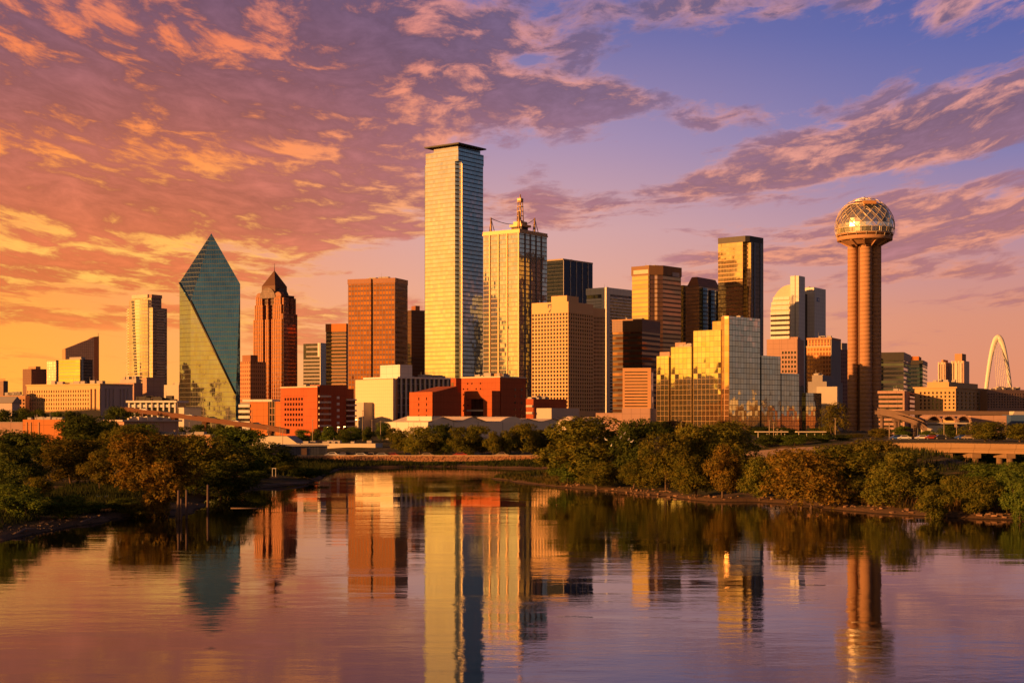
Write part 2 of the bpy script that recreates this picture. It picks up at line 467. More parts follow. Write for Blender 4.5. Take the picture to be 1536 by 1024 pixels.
# ------------------------------------------------------------------ land and water
def shore(px, py): return (X(px, ground_D(py)), ground_D(py))
LEFT = [shore(*p) for p in ((0, 812), (60, 800), (120, 790), (170, 778), (205, 776), (265, 774), (300, 760), (325, 742), (350, 736), (440, 728), (470, 722), (486, 713), (510, 703), (560, 701), (640, 700), (700, 700), (770, 702))]
RIGHT = [shore(*p) for p in ((738, 718), (800, 726), (850, 732), (930, 738), (1000, 745), (1060, 752), (1130, 752), (1200, 758), (1270, 765), (1350, 772), (1420, 776), (1536, 780))]
RIVER = [(-2500, 60), (-900, 100), (-200, 140), (-90, 158)] + LEFT + [(30, 396), (22, 372), (2, 350)] + RIGHT + [(110, 196), (250, 178), (900, 140), (2500, 100), (2500, -420), (-2500, -420)]
RV = np.array(RIVER)
def river_dist(px, py):
    """Signed distance to the shore, positive on land."""
    d = np.full(px.shape, 1e9); inside = np.zeros(px.shape, bool)
    for i in range(len(RV)):
        ax, ay = RV[i]; bx, by = RV[(i + 1) % len(RV)]
        ex, ey = bx - ax, by - ay
        t = np.clip(((px - ax) * ex + (py - ay) * ey) / (ex * ex + ey * ey), 0, 1)
        d = np.minimum(d, np.hypot(px - ax - t * ex, py - ay - t * ey))
        c = (ay > py) != (by > py)
        with np.errstate(divide='ignore', invalid='ignore'):
            xi = ax + (py - ay) * ex / (ey if ey else 1e-9)
        inside ^= c & (px < xi)
    return np.where(inside, -d, d)
def sst(v, a, b):
    t = np.clip((v - a) / (b - a), 0, 1); return t * t * (3 - 2 * t)
def vnoise(x, y, s, seed=0):
    """Cheap smooth value noise."""
    x, y = x / s, y / s
    i, j = np.floor(x), np.floor(y); fx, fy = x - i, y - j
    fx, fy = fx * fx * (3 - 2 * fx), fy * fy * (3 - 2 * fy)
    h = lambda a, b: np.modf(np.abs(np.sin(a * 127.1 + b * 311.7 + seed * 17.3) * 43758.5453))[0]
    return (h(i, j) * (1 - fx) + h(i + 1, j) * fx) * (1 - fy) + (h(i, j + 1) * (1 - fx) + h(i + 1, j + 1) * fx) * fy
def land_z(x, y):
    x, y = np.asarray(x, float), np.asarray(y, float)
    d = river_dist(x, y) + (vnoise(x, y, 9, 1) - .5) * 3.0 + (vnoise(x, y, 2.7, 2) - .5) * 1.0
    z = np.where(d < 0, np.maximum(d * .25, -1.8), 0)
    z = z + sst(d, -.5, 2.2) * .55 + sst(d, 2, 16) * .9 + sst(d, 18, 70) * .8
    rightside = sst(x, 24, 44) * (1 - sst(x, 86, 95) * (1 - sst(y, 366, 386)))
    z = z + rightside * sst(d, 26, 78) * 4.6 * (1 - sst(y, 520, 800) * .6)
    z = z + (1 - rightside) * (sst(y, 424, 432) * .5 * sst(x, -70, -58) + sst(y, 440, 640) * 1.2 + sst(d, 60, 260) * .5)
    z = z + (vnoise(x, y, 14, 3) - .5) * .5 * sst(d, 3, 20)
    far = sst(y, 560, 760)
    z = z * (1 - far) + 4.0 * far
    return np.where(d < -8, -1.8, z)
def gz(x, y): return float(land_z(np.array([x]), np.array([y]))[0])
xs = [float(v) for v in np.arange(-150, 151, 1.6)]
g = 3.0
while xs[-1] < 26000: xs.append(xs[-1] + g); xs.insert(0, xs[0] - g); g *= 1.35
ys = [float(v) for v in np.arange(130, 480, 1.8)]
g = 3.0
while ys[-1] < 30000: ys.append(ys[-1] + g); g *= 1.16
g = 4.0
while ys[0] > -9000: ys.insert(0, ys[0] - g); g *= 1.3
gx, gy = np.meshgrid(np.array(xs), np.array(ys))
gzv = land_z(gx.ravel(), gy.ravel())
nx_, ny_ = len(xs), len(ys)
me = bpy.data.meshes.new('ground')
idx = np.arange(nx_ * ny_).reshape(ny_, nx_)
fc_ = np.stack([idx[:-1, :-1], idx[:-1, 1:], idx[1:, 1:], idx[1:, :-1]], -1).reshape(-1, 4)
me.from_pydata(np.stack([gx.ravel(), gy.ravel(), gzv], -1).tolist(), [], fc_.tolist())
me.polygons.foreach_set('use_smooth', np.ones(len(fc_), bool))
m, t, out = new_mat('ground')
pos = t.new('ShaderNodeNewGeometry').outputs['Position']
px_, py_, pz_ = t.sep(pos)
n1 = t.noise(pos, .06, 6, .62); n2 = t.noise(pos, .5, 5, .65); n3 = t.noise(pos, 3.0, 3, .6)
grass = t.mix(t.step(n2 * .5 + n1 * .5, .38, .62), (.030, .040, .012), (.085, .070, .025))
dirt = t.mix(n3, (.13, .075, .040), (.22, .135, .075))
c = t.mix(t.step(n1 * .6 + n2 * .4, .50, .60), grass, dirt)
c = t.mix(t.step(pz_ + (n2 - .5) * .7, .75, .30), c, t.mix(n3, (.10, .055, .03), (.20, .12, .07)))
c = t.mix(t.step(pz_, .14, .02), c, (.035, .024, .016))
c = t.mix(t.step(py_, 560, 760), c, t.mix(t.step(n1, .42, .56), (.060, .052, .046), (.05, .052, .024)))
b = t.new('ShaderNodeBump'); b.inputs['Strength'].default_value = .7; b.inputs['Distance'].default_value = .35
t.put(b.inputs['Height'], n2 * .6 + n3 * .4)
p = principled(t, c, .95, 0, b.outputs[0], .15)
t.l.new(p.outputs[0], out.inputs[0])
me.materials.append(m)
ground = bpy.data.objects.new('ground', me); COL.objects.link(ground); tag(ground, kind='structure')

m, t, out = new_mat('water')
pos = t.new('ShaderNodeNewGeometry').outputs['Position']
x_, y_, _ = t.sep(pos)
w1 = t.noise(t.xyz(x_ * .55, y_ * 1.0, 0.0), 1.1, 3, .55, .3)
w2 = t.noise(t.xyz(x_ * .5, y_ * 1.0, 5.0), .28, 3, .5)
w3 = t.noise(t.xyz(x_ * .7, y_ * 1.0, 9.0), 3.6, 3, .6)
breeze = t.step(t.noise(t.xyz(x_ * .35, y_ * 1.0, 2.0), .035, 4, .6), .40, .60, .25, 1.5)
hgt = (w1 * .027 + w2 * .075 + w3 * .010) * breeze
b = t.new('ShaderNodeBump'); b.inputs['Strength'].default_value = 1.0; b.inputs['Distance'].default_value = .24
t.put(b.inputs['Height'], hgt)
p = principled(t, (.006, .006, .006), .006, 0, b.outputs[0], .5, 1.36)
t.l.new(p.outputs[0], out.inputs[0])
wm = MB().face([(-2600, -440, 0), (2600, -440, 0), (2600, 470, 0), (-2600, 470, 0)], m)
tag(wm.build('water'), kind='structure')

# ------------------------------------------------------------------ shared materials of the city
CONC = m_plain('pale_concrete', (.50, .44, .38), .85, .18, .06)
CREAM = m_plain('cream_stone', (.62, .54, .42), .85, .16, .06)
WHITE = m_plain('white_panel', (.74, .70, .64), .7, .10, .05, joints=(6.0, 4.0))
GREYC = m_plain('grey_concrete', (.30, .27, .26), .9, .2, .08)
DARKM = m_plain('dark_metal', (.05, .045, .045), .5, .3, .2, .3)
ROOFM = m_plain('roof_gravel', (.20, .17, .15), .95, .3, .2)
PLANT = m_plain('plant_housing', (.40, .35, .31), .7, .3, .2)
BRICK = m_plain('red_brick', (.42, .105, .035), .9, .36, .10, joints=(3.0, 3.6))
BRICK2 = m_plain('dark_red_brick', (.36, .085, .032), .9, .38, .1, joints=(2.4, 3.6))
ORANGE = m_plain('orange_panel', (.56, .19, .05), .8, .12, .08, joints=(4.0, 3.6))
GRANITE = m_plain('brown_granite', (.30, .115, .055), .5, .2, .08, joints=(3.0, 4.0))
TAN = m_plain('tan_precast', (.50, .27, .14), .85, .14, .06)
PINKC = m_plain('pink_concrete', (.44, .27, .21), .9, .16, .06, joints=(5.0, 4.0))
PANE = m_pane('dark_window')
PANEB = m_pane('bluish_window', (.02, .028, .036), .08)
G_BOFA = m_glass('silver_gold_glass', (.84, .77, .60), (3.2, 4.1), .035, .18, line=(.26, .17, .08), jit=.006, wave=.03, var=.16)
G_BOFAB = m_glass('shaded_silver_glass', (.34, .42, .50), (3.2, 4.1), .035, .24, line=(.035, .04, .05), jit=.006, wave=.03, var=.16)  # silver glass darkened and blued: shade and dusk sky put into the tint
G_REN = m_glass('champagne_glass', (.62, .63, .58), (1.7, 4.0), .05, .22, line=(.22, .15, .08), jit=.010, wave=.04, var=.28)
G_TEAL = m_glass('teal_glass', (.070, .185, .290), (1.6, 3.9), .10, .12, line=(.02, .035, .04), jit=.004, wave=.06, var=.12, metal=.95)
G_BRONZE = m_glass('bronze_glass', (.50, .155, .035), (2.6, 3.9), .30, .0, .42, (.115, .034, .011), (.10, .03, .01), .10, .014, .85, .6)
G_COPPER = m_glass('copper_glass', (.34, .13, .07), (2.4, 3.9), .30, .0, .36, (.08, .03, .02), (.38, .13, .045), .10, .012, .85, .35)
G_NAVY = m_glass('navy_glass', (.03, .034, .062), (1.6, 3.9), .06, .08, line=(.012, .012, .02), jit=.006, metal=.97, var=.3)
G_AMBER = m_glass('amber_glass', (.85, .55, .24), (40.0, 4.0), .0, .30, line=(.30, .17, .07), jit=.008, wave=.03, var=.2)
G_BLACK = m_glass('black_glass', (.09, .06, .05), (1.6, 4.0), .1, .10, .42, (.10, .05, .03), (.02, .015, .015), .08, .02, .7, .5)
G_DARKBR = m_glass('dark_bronze_glass', (.26, .12, .05), (30.0, 4.1), .0, .12, .50, (.04, .02, .012), (.04, .02, .015), .08, .02, .85, .45)
G_BLUE = m_glass('blue_glass', (.10, .17, .26), (1.5, 4.0), .12, .12, .3, (.035, .05, .07), (.03, .03, .04), .08, .012, .8, .4)
G_MIRROR = m_glass('mirror_glass', (.88, .74, .42), (3.1, 3.3), .075, .075, line=(.24, .14, .05), jit=.012, wave=.06, var=.22, metal=.95)
G_MIRRORT = m_glass('shaded_mirror_glass', (.68, .70, .56), (3.1, 3.3), .085, .085, line=(.06, .05, .04), jit=.012, wave=.06, var=.22, metal=.95)  # duller, greener mirror copy: teal sky on the shaded wing put into the tint
G_RES = m_glass('residential_glass', (.72, .62, .50), (1.8, 3.5), .06, .26, line=(.50, .38, .27), jit=.012, wave=.03, var=.3)
G_DK = m_glass('ribbon_glass', (.06, .05, .05), (1.8, 4.0), .08, .0, line=(.03, .03, .03), jit=.012, metal=.5, var=.6)

# ------------------------------------------------------------------ the tall bank tower with a flat canopy roof
B = Bld('office_tower', 'tallest tower, silver-gold mirror glass with notched corners and a thin flat canopy on top', 'skyscraper', 632.5, 688, 729, 1414, 37)
w, d, n = B.w, B.d, 4.6
z1, z2, z3 = B.z(241), B.z(224), B.z(217.5)
poly = [(-w + n, 0), (-n, 0), (-n, n), (0, n), (0, d - n), (-n, d - n), (-n, d), (-w + n, d), (-w + n, d - n), (-w, d - n), (-w, n), (-w + n, n)]
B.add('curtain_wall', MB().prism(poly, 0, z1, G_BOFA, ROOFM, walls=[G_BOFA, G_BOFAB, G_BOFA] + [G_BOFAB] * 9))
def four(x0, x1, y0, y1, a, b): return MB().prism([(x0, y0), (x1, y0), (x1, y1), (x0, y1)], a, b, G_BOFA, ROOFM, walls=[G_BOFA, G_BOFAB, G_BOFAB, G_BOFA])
B.add('upper_storeys', four(-w + n + .3, -.3 - n * .1, .3, d - n * .6, z1 + .004, z2))
B.add('crown', four(-w + 13, -3.2, 3.0, d - 5, z2 + .004, z3))
mb = MB()
t0, t1 = B.z(217.3), B.z(213.5)
zc = (-w + 10) / 2
mb.box(-w + 5.5, 2.0, -2.5, d - 2, t0 + .6, t0 + 1.9, DARKM)
mb.box(-w + 14, -6, 5, d - 8, t0 + 1.905, t1 + 1.2, DARKM)
for i in range(4): mb.box(-w + 9 + i * 9, -w + 9.5 + i * 9, 2.4, 2.9, z3, t0 + .6, DARKM)
B.add('roof_canopy', mb)
B.fins('corner_fin', m_plain('bright_trim', (.75, .62, .4), .4, .08, .1, .5), 'r', [n + .4], 0, z1 - 2, .7, .5)

# ------------------------------------------------------------------ champagne tower with masts
B = Bld('office_tower', 'champagne glass tower with ribbed faces, four roof masts and a central antenna spire', 'skyscraper', 725, 779, 820.5, 1300, 36)
w, d = B.w, B.d
H = B.z(349)
B.box('curtain_wall', G_REN, -w, 0, 0, d, 0, H, ROOFM)
TRIM = m_plain('gilded_trim', (.44, .28, .14), .45, .12, .1, .35)
B.fins('pilaster', TRIM, 'f', [B.fx(q) for q in (735, 748, 761, 778.3)], 0, H + 1, 1.1, .8)
B.fins('pilaster', m_plain('slate_trim', (.16, .15, .17), .5, .15, .1, .3), 'r', [B.ry(q) for q in (787.5, 795.5, 804, 812)], 0, H, .9, .7)
mb = MB(); mb.box(-w - .6, .7, -.7, d + .6, H + .004, H + 1.4, TRIM); mb.box(-w - .3, .4, -.4, d + .3, H + 1.404, H + 3.4, TRIM, ROOFM)
B.add('parapet', mb)
S = MB(); xm, ym = -w * .30, d * .42
q0 = H + 3.4
S.box(xm - 5, xm + 5, ym - 5, ym + 5, q0, q0 + 4, DARKM); S.box(xm - 7, xm + 7, ym - 7, ym + 7, q0 + 4.004, q0 + 6.0, TRIM)
S.box(xm - 4.5, xm + 4.5, ym - 4.5, ym + 4.5, q0 + 6.004, q0 + 9, TRIM)
base_spire = B.add('antenna_base', S)
S = MB(); zt = B.z(296)
for ax_, ay_ in ((-2, -2), (2, -2), (2, 2), (-2, 2)): S.tube((xm + ax_, ym + ay_, q0 + 9), (xm + ax_ * .7, ym + ay_ * .7, zt), .55, .45, TRIM, 6)
for k in range(5):
    zz = q0 + 10 + k * (zt - q0 - 11) / 4
    S.box(xm - 2.2, xm + 2.2, ym - 2.2, ym + 2.2, zz, zz + .35, TRIM)
S.tube((xm, ym, zt), (xm, ym, B.z(286)), 1.0, .5, TRIM, 6); S.box(xm - 2, xm + 2, ym - 2, ym + 2, zt + .01, zt + 2.2, TRIM)
B.add('antenna_spire', S)
masts = [(B.fx(735), 1.5, 322), (-1.2, 1.2, 317), (-1.5, B.ry(804), 322), (-w + 3, d - 3, 326)]
for mx, my, py in masts:
    S = MB(); zt = B.z(py)
    S.tube((mx, my, H - 2), (mx, my, zt), .95, .7, TRIM, 6); S.tube((mx - 3.2, my + 1.5, H + 3), (mx, my, zt - .5), .35, .3, TRIM, 5); S.tube((mx + 1.5, my + 3.5, H + 3), (mx, my, zt - .5), .35, .3, TRIM, 5)
    B.add('corner_mast', S)
    S = MB(); pr = Vector((mx, my, zt - .4)); e = Vector((xm + (2.5 if mx > xm else -2.5), ym, q0 + 7))
    for k in range(8):
        f0, f1 = k / 8, (k + 1) / 8
        sag = lambda f: pr.lerp(e, f) - Vector((0, 0, 4.5 * f * (1 - f) * 1.6))
        S.tube(sag(f0), sag(f1), .28, .28, DARKM, 5, False)
    B.add('stay_cable', S)

# ------------------------------------------------------------------ faceted teal prism tower
D0 = 1250.0
def prism_tower():
    root = empty('office_tower', (X(286, D0), D0, 4.0), 0, 'teal glass tower cut into slanted facets that rise to a sharp off-centre point', 'skyscraper')
    o = Vector((X(286, D0), D0, 4.0))
    a = R(20); uf, vd = Vector((math.cos(a), -math.sin(a), 0)), Vector((math.sin(a), math.cos(a), 0))
    def zz(py, D): return Z(py, D)
    Dg = D0
    G0 = Vector((X(286, Dg), Dg, 0))
    def run(p, u, px):          # from p along u until the column px
        k = (px - 768) / FPX
        s_ = (p.x - k * p.y) / (k * u.y - u.x)
        return p + u * s_
    FR = run(G0, uf, 353.5)
    BR = run(FR, vd, 360.3)
    L0 = run(G0, Vector((-.80, .60, 0)), 269.3)
    BL = L0 + (BR - FR) + Vector((6, 12, 0))
    up = lambda p, py: Vector((p.x, p.y, Z(py, p.y)))
    gd = lambda p: Vector((p.x, p.y, 4.0))
    K, Gt, F, S = up(L0, 424), up(G0, 452), up(FR, 591), up(BR, 426)
    nrm = (F - Gt).cross(S - Gt).normalized()
    ray = Vector(((317 - 768) / FPX, 1, (HOR - 350) / FPX)); c0 = Vector((0, 0, CAM_H))
    A = c0 + ray * ((Gt - c0).dot(nrm) / ray.dot(nrm))
    BLt = up(BL, 440)
    loc = lambda pts: [p - o for p in pts]
    def fc(mb, pts, mat):
        L = loc(pts); p0 = L[0]; n_ = (L[1] - p0).cross(L[2] - p0).normalized()
        h = Vector((-n_.y, n_.x, 0)).normalized(); k = n_.cross(h)
        mb.face(L, mat, [((p - p0).dot(h), (p).dot(k)) for p in L])
    T2 = m_glass('sunlit_teal_glass', (.36, .35, .31), (1.6, 3.9), .10, .12, line=(.05, .04, .025), jit=.006, wave=.10, var=.12, metal=.95)  # teal glass in a gold-grey tint: sunset light put into the lower facets
    for nm, pts, mat in (('left_facet', [gd(L0), gd(G0), Gt, K], T2), ('front_facet', [gd(G0), gd(FR), F, Gt], T2), ('right_facet', [gd(FR), gd(BR), S, F], G_TEAL),
                    ('sloped_facet', [Gt, F, S, A], G_TEAL), ('upper_left_facet', [K, Gt, A], G_TEAL)):
        mb = MB(); fc(mb, pts, mat); mb.build(nm, root)
    mb = MB(); fc(mb, [gd(BR), gd(BL), BLt, S], G_TEAL); fc(mb, [gd(BL), gd(L0), K, BLt], G_TEAL); fc(mb, [K, A, BLt], G_TEAL); fc(mb, [A, S, BLt], G_TEAL)
    mb.build('rear_facets', root)
    mb = MB(); E1, E2 = loc([Gt, F])
    nf = (uf.cross(Vector((0, 0, 1)))).normalized()
    mb.tube(loc([K])[0], E1, 1.0, 1.0, G_TEAL, 6); mb.tube(E1 + Vector((0, 0, .3)), E2 + Vector((0, 0, .3)), 1.15, .9, DARKM, 6)
    mb.build('edge_trim', root)
prism_tower()

# ------------------------------------------------------------------ copper tower with a pyramid cap
B = Bld('office_tower', 'slender copper-coloured tower with stepped piers under a dark pyramid cap', 'skyscraper', 381, 424, 444.5, 1480, 33)
w, d = B.w, B.d
H1, H2 = B.z(455), B.z(438)
B.box('curtain_wall', m_glass('plum_glass', (.14, .07, .06), (1.4, 3.9), .25, .15, line=(.10, .045, .035), jit=.01), -w + 1.5, -1.5, 2.6, d - 1.5, 0, B.z(442), ROOFM)
for lo, hi in ((381, 396), (399, 404.5), (408.5, 425)):
    x0, x1 = B.fx(lo), B.fx(hi); x1 = min(x1, 0)
    mb = MB(); mb.box(x0, x1, -1.2, 6, 0, B.z(478), G_COPPER, GRANITE); mb.box(x0 + 1.3, x1 - 1.3, -.6, 6, B.z(478) + .004, B.z(456), G_COPPER, GRANITE)
    mb.box(x0 + 2.4, x1 - 2.4, 0, 6, B.z(456) + .004, B.z(444), G_COPPER, GRANITE)
    xm = (x0 + x1) / 2; r = (x1 - x0 - 4.8) / 2
    arc = [(xm + r * math.cos(t), B.z(444) + .2 + r * math.sin(t)) for t in np.linspace(0, math.pi, 9)]
    mb.face([(x, .4, z) for x, z in arc], GRANITE)
    for k in range(8): mb.face([(arc[k][0], .4, arc[k][1]), (arc[k][0], 6, arc[k][1]), (arc[k + 1][0], 6, arc[k + 1][1]), (arc[k + 1][0], .4, arc[k + 1][1])], GRANITE)
    B.add('pier_bay', mb)
mb = MB()
for q in (B.d * .25, B.d * .75): mb.box(-6, 1.1, q - 5.5, q + 5.5, 0, B.z(470), G_COPPER, GRANITE); mb.box(-6, .5, q - 4, q + 4, B.z(470) + .004, B.z(446), G_COPPER, GRANITE)
B.add('pier_bay', mb)
cx_, cy_ = -w / 2 - 1, d / 2
hw = 10.6
zv0, zv1 = B.z(446), B.z(430)
G_VAULT = m_glass('slate_vault_glass', (.10, .07, .07), (2.0, 2.4), .1, .1, line=(.03, .025, .025), rough=.25, jit=.003)
mb = MB(); nseg = 12                                     # cross vault: four rounded gables
for ang in range(4):
    ra = ang * math.pi / 2
    rot = lambda x, y: (cx_ + x * math.cos(ra) - y * math.sin(ra), cy_ + x * math.sin(ra) + y * math.cos(ra))
    pr = [(hw * math.cos(t), zv0 + (zv1 - zv0) * math.sin(t)) for t in np.linspace(0, math.pi, nseg + 1)]
    mb.face([(*rot(x, -hw), z) for x, z in pr], G_VAULT)
    for k in range(nseg):
        (xa, za), (xb, zb) = pr[k], pr[k + 1]
        mb.face([(*rot(xa, -hw), za), (*rot(xa, 0), za), (*rot(xb, 0), zb), (*rot(xb, -hw), zb)], G_VAULT)
B.add('vaulted_crown', mb)
mb = MB(); hp = 9.0; zp = B.z(427); za = B.z(402.5)
pp = [(cx_ - hp, cy_ - hp), (cx_ + hp, cy_ - hp), (cx_ + hp, cy_ + hp), (cx_ - hp, cy_ + hp)]
for k in range(4): mb.face([(*pp[k], zp), (*pp[(k + 1) % 4], zp), (cx_, cy_, za)], m_plain('copper_roof', (.13, .06, .04), .6, .15, .1, .1) if k == 0 else mb.mats[0])
mb.box(cx_ - hp, cx_ + hp, cy_ - hp, cy_ + hp, zv0, zp - .004, mb.mats[0])
cap = B.add('pyramid_roof', mb)
MB().tube((cx_, cy_, za - 1), (cx_, cy_, B.z(392)), .35, .12, DARKM, 6).build('finial', cap)

# ------------------------------------------------------------------ broad bronze block
B = Bld('office_tower', 'broad bronze-orange glass block with one vertical groove, in front of a dark brown tower', 'skyscraper', 522, 592.5, 611.5, 1150, 20)
w, d = B.w, B.d; H = B.z(424); xg = B.fx(558)
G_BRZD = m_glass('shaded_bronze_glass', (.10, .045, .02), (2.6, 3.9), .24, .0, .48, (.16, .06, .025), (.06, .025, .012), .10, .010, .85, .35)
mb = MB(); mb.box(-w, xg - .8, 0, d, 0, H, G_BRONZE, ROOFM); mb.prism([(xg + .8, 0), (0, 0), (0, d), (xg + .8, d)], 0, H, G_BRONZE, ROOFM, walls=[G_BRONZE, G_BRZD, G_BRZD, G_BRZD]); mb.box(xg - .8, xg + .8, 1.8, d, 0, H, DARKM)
B.add('curtain_wall', mb)
mb = MB(); mb.box(-w - .3, xg - .8, -.3, d, H + .004, B.z(416.5), GRANITE, ROOFM); mb.box(xg + .8, .3, -.3, d, H + .004, B.z(416.5), GRANITE, ROOFM); mb.box(xg - .79, xg + .79, 1.5, d - 1, H + .004, B.z(417), DARKM)
B.add('parapet', mb)
B.clutter(PLANT, -w * .8, -6, 8, d * .7, B.z(416.5), 7, 91, 2.2, 8)
# dark brown tower behind it
B = Bld('office_tower', 'dark brown tower with a small roof penthouse, partly hidden left of the tallest tower', 'skyscraper', 608, 617, 642, 1650, 62)
B.box('facade', m_glass('brown_glass', (.15, .07, .045), (1.7, 4.0), .2, .2, .35, (.13, .06, .04), (.07, .03, .02), .2, .01, .4), -B.w, 0, 0, B.d, 0, B.z(465), ROOFM)
B.box('penthouse', GRANITE, -B.w * .8, -2, 6, B.d * .55, B.z(465) + .004, B.z(458))

# ------------------------------------------------------------------ navy block
B = Bld('office_tower', 'dark navy glass block with thin pale vertical stripes, behind the square-windowed beige tower', 'skyscraper', 808, 844.7, 889, 1560, 38)
w, d = B.w, B.d; H = B.z(390)
B.box('curtain_wall', G_NAVY, -w, 0, 0, d, 0, H, ROOFM)
B.fins('stripe', m_plain('pale_stripe', (.5, .45, .42), .5, .1, .1), 'r', [.6] + [B.ry(q) for q in (855.5, 864.5, 873.5, 882)], 0, H, .8, .5)
B.box('parapet', m_plain('edge_trim_metal', (.30, .22, .15), .5, .1, .1), -w - .2, .25, -.25, d + .2, H + .004, H + 1.6, ROOFM)
B.clutter(PLANT, -w * .7, -4, 6, d * .7, H + 1.6, 8, 3, 2.5, 5)

# ------------------------------------------------------------------ beige tower with square windows
B = Bld('office_tower', 'beige concrete tower covered in a grid of small square windows', 'skyscraper', 797.5, 852.5, 890, 1080, 34)
w, d = B.w, B.d; H = B.z(452); zt = B.z(468); zb = B.z(617)
B.box('core', GREYC, -w + .8, -.8, .8, d - .8, 0, H - .8, ROOFM)
TANW = m_plain('sand_concrete', (.70, .44, .22), .85, .12, .05)
B.punch('f', -w, 0, zb, zt, 12, 26, .68, .66, TANW, PANE, .75, part='front_wall')
B.punch('r', 0, d, zb, zt, 11, 26, .66, .66, TANW, PANE, .75, part='side_wall')
mb = MB(); mb.box(-w, 0, 0, d, zt + .002, H, TANW, ROOFM); mb.box(-w, 0, 0, d, 0, zb - .002, TANW)
mb.box(-w, -w + .8, .76, d, zb, zt, TANW); mb.box(-w + .8, -.8, d - .8, d, zb, zt, TANW)
B.add('parapet', mb)
B.box('penthouse', TANW, B.fx(821.5), B.fx(845), 5, d * .6, H + .004, B.z(442))
mk = MB(); lx = B.fx(824.5); lz = B.z(460)
mk.box(lx - 1.7, lx + 1.7, -.12, -.002, lz + 1.4, lz + 2.6, DARKM); mk.box(lx - 1.7, lx - .7, -.12, -.002, lz - .2, lz + 1.395, DARKM); mk.box(lx + .6, lx + 1.7, -.12, -.002, lz + .2, lz + 1.0, DARKM)
mk.face([(lx - 1.5, -.12, lz - 3.4), (lx + .4, -.12, lz - 3.4), (lx + 1.6, -.12, lz - .3)], DARKM)
B.add('emblem', mk)
B.done()
B2 = Bld('office_tower', 'narrow lower beige annex with small windows behind the square-windowed tower', 'office block', 880, 888.5, 908, 1125, 60)
B2.box('core', GREYC, -B2.w, -.6, .6, B2.d, 0, B2.z(463), ROOFM)
B2.punch('r', 0, B2.d, B2.z(617), B2.z(474), 9, 25, .58, .6, TANW, PANE, .6, part='side_wall')
mb = MB(); mb.box(-B2.w, 0, 0, B2.d, B2.z(474) + .002, B2.z(462), TANW, ROOFM); mb.box(-B2.w, 0, 0, .55, 0, B2.z(474), TANW); mb.box(-.59, 0, .56, B2.d, 0, B2.z(617) - .002, TANW)
B2.add('parapet', mb); B2.done()

# ------------------------------------------------------------------ white banded tower behind
B = Bld('office_tower', 'pale tower with dark window bands and a blank corner pier, left of the amber tower', 'office tower', 880, 909.5, 950, 1500, 40)
w, d = B.w, B.d; H = B.z(431)
B.box('glass_core', G_DK, -w, 0, 0, d, 0, H - 4, ROOFM)
B.bands('spandrels', WHITE, 'r', 0, B.z(442), 42, .52, .6, y0=B.ry(914), y1=d - 1)
B.bands('spandrels', WHITE, 'f', 0, B.z(446), 42, .84, .6)
mb = MB(); mb.box(-w - .3, 1.0, -1.0, d, B.z(441), H, WHITE, ROOFM); mb.box(-5.5, 1.0, -1.0, B.ry(914), 0, B.z(441) - .004, WHITE)
B.add('white_frame', mb)
B.clutter(PLANT, -w * .6, -3, 6, d * .6, H, 5, 8, 2, 4)

# ------------------------------------------------------------------ dark bronze block
B = Bld('office_tower', 'dark bronze office block with a brown lattice parapet and glowing window bands', 'office tower', 919, 963, 990, 1150, 30)
w, d = B.w, B.d; H = B.z(497)
B.box('curtain_wall', G_DARKBR, -w, 0, 0, d, 0, H, ROOFM)
B.box('parapet', m_glass('lattice_screen', (.06, .03, .02), (1.3, 1.3), .4, .4, line=(.14, .06, .03), rough=.5, metal=.1), -w - .3, .3, -.3, d, H + .004, B.z(479.5), ROOFM)
B.box('parapet_rim', TAN, -w - .5, .5, -.5, d, B.z(479.5) + .004, B.z(478), ROOFM)
B.clutter(PLANT, -w * .8, -6, 5, d * .6, B.z(478), 6, 92, 2.2, 5)

# ------------------------------------------------------------------ amber tower with chamfered corner
B = Bld('office_tower', 'amber glass tower with a dark chamfered corner and pale sign panels at the crown', 'skyscraper', 948, 986, 1021.5, 1300, 41)
w, d = B.w, B.d; c = 8.5; H = B.z(411)
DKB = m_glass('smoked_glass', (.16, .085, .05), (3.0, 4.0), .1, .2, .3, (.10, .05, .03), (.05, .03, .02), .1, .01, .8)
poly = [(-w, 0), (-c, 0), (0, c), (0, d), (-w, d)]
G_AMB2 = m_glass('shaded_amber_glass', (.42, .24, .12), (40.0, 4.0), .0, .35, line=(.12, .07, .04), jit=.008)  # dimmed amber copy: the shade of the right face put into its tint
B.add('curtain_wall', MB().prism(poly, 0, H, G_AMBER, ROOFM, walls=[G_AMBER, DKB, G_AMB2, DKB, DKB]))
mb = MB(); q = Vector((.7, .7))
f0, f1 = Vector((-c * .62, c * .38)), Vector((-c * .42, c * .58)); o_ = Vector((.5, -.5))
mb.face([(*(f0 + o_ * .5), 0), (*(f1 + o_ * .5), 0), (*(f1 + o_ * .5), H), (*(f0 + o_ * .5), H)], G_AMBER)
mb.box(-c - 1.2, -c + .3, -.5, .9, 0, H, DKB)
B.add('corner_strip', mb)
pc_ = [(-w - .5, -.5), (-c - .2, -.5), (.5, c - .2), (.5, d + .5), (-w - .5, d + .5)]
CRN = m_plain('bronze_crown', (.16, .085, .045), .5, .2, .1, .2)
B.add('crown', MB().prism(pc_, H + .004, B.z(397), CRN, ROOFM))
B.clutter(PLANT, -w * .8, -6, 5, d * .6, B.z(397), 5, 93, 1.6, 5)
B.add('sign_panel', MB().box(B.fx(951), B.fx(973), -.8, -.502, B.z(409), B.z(403), m_plain('pale_sign', (.62, .50, .36), .6, .2, .3)))
B.add('sign_panel', MB().box(.502, .8, B.ry(1008), B.ry(1018), B.z(412), B.z(405.5), m_plain('grey_sign', (.42, .38, .38), .6, .2, .3)))

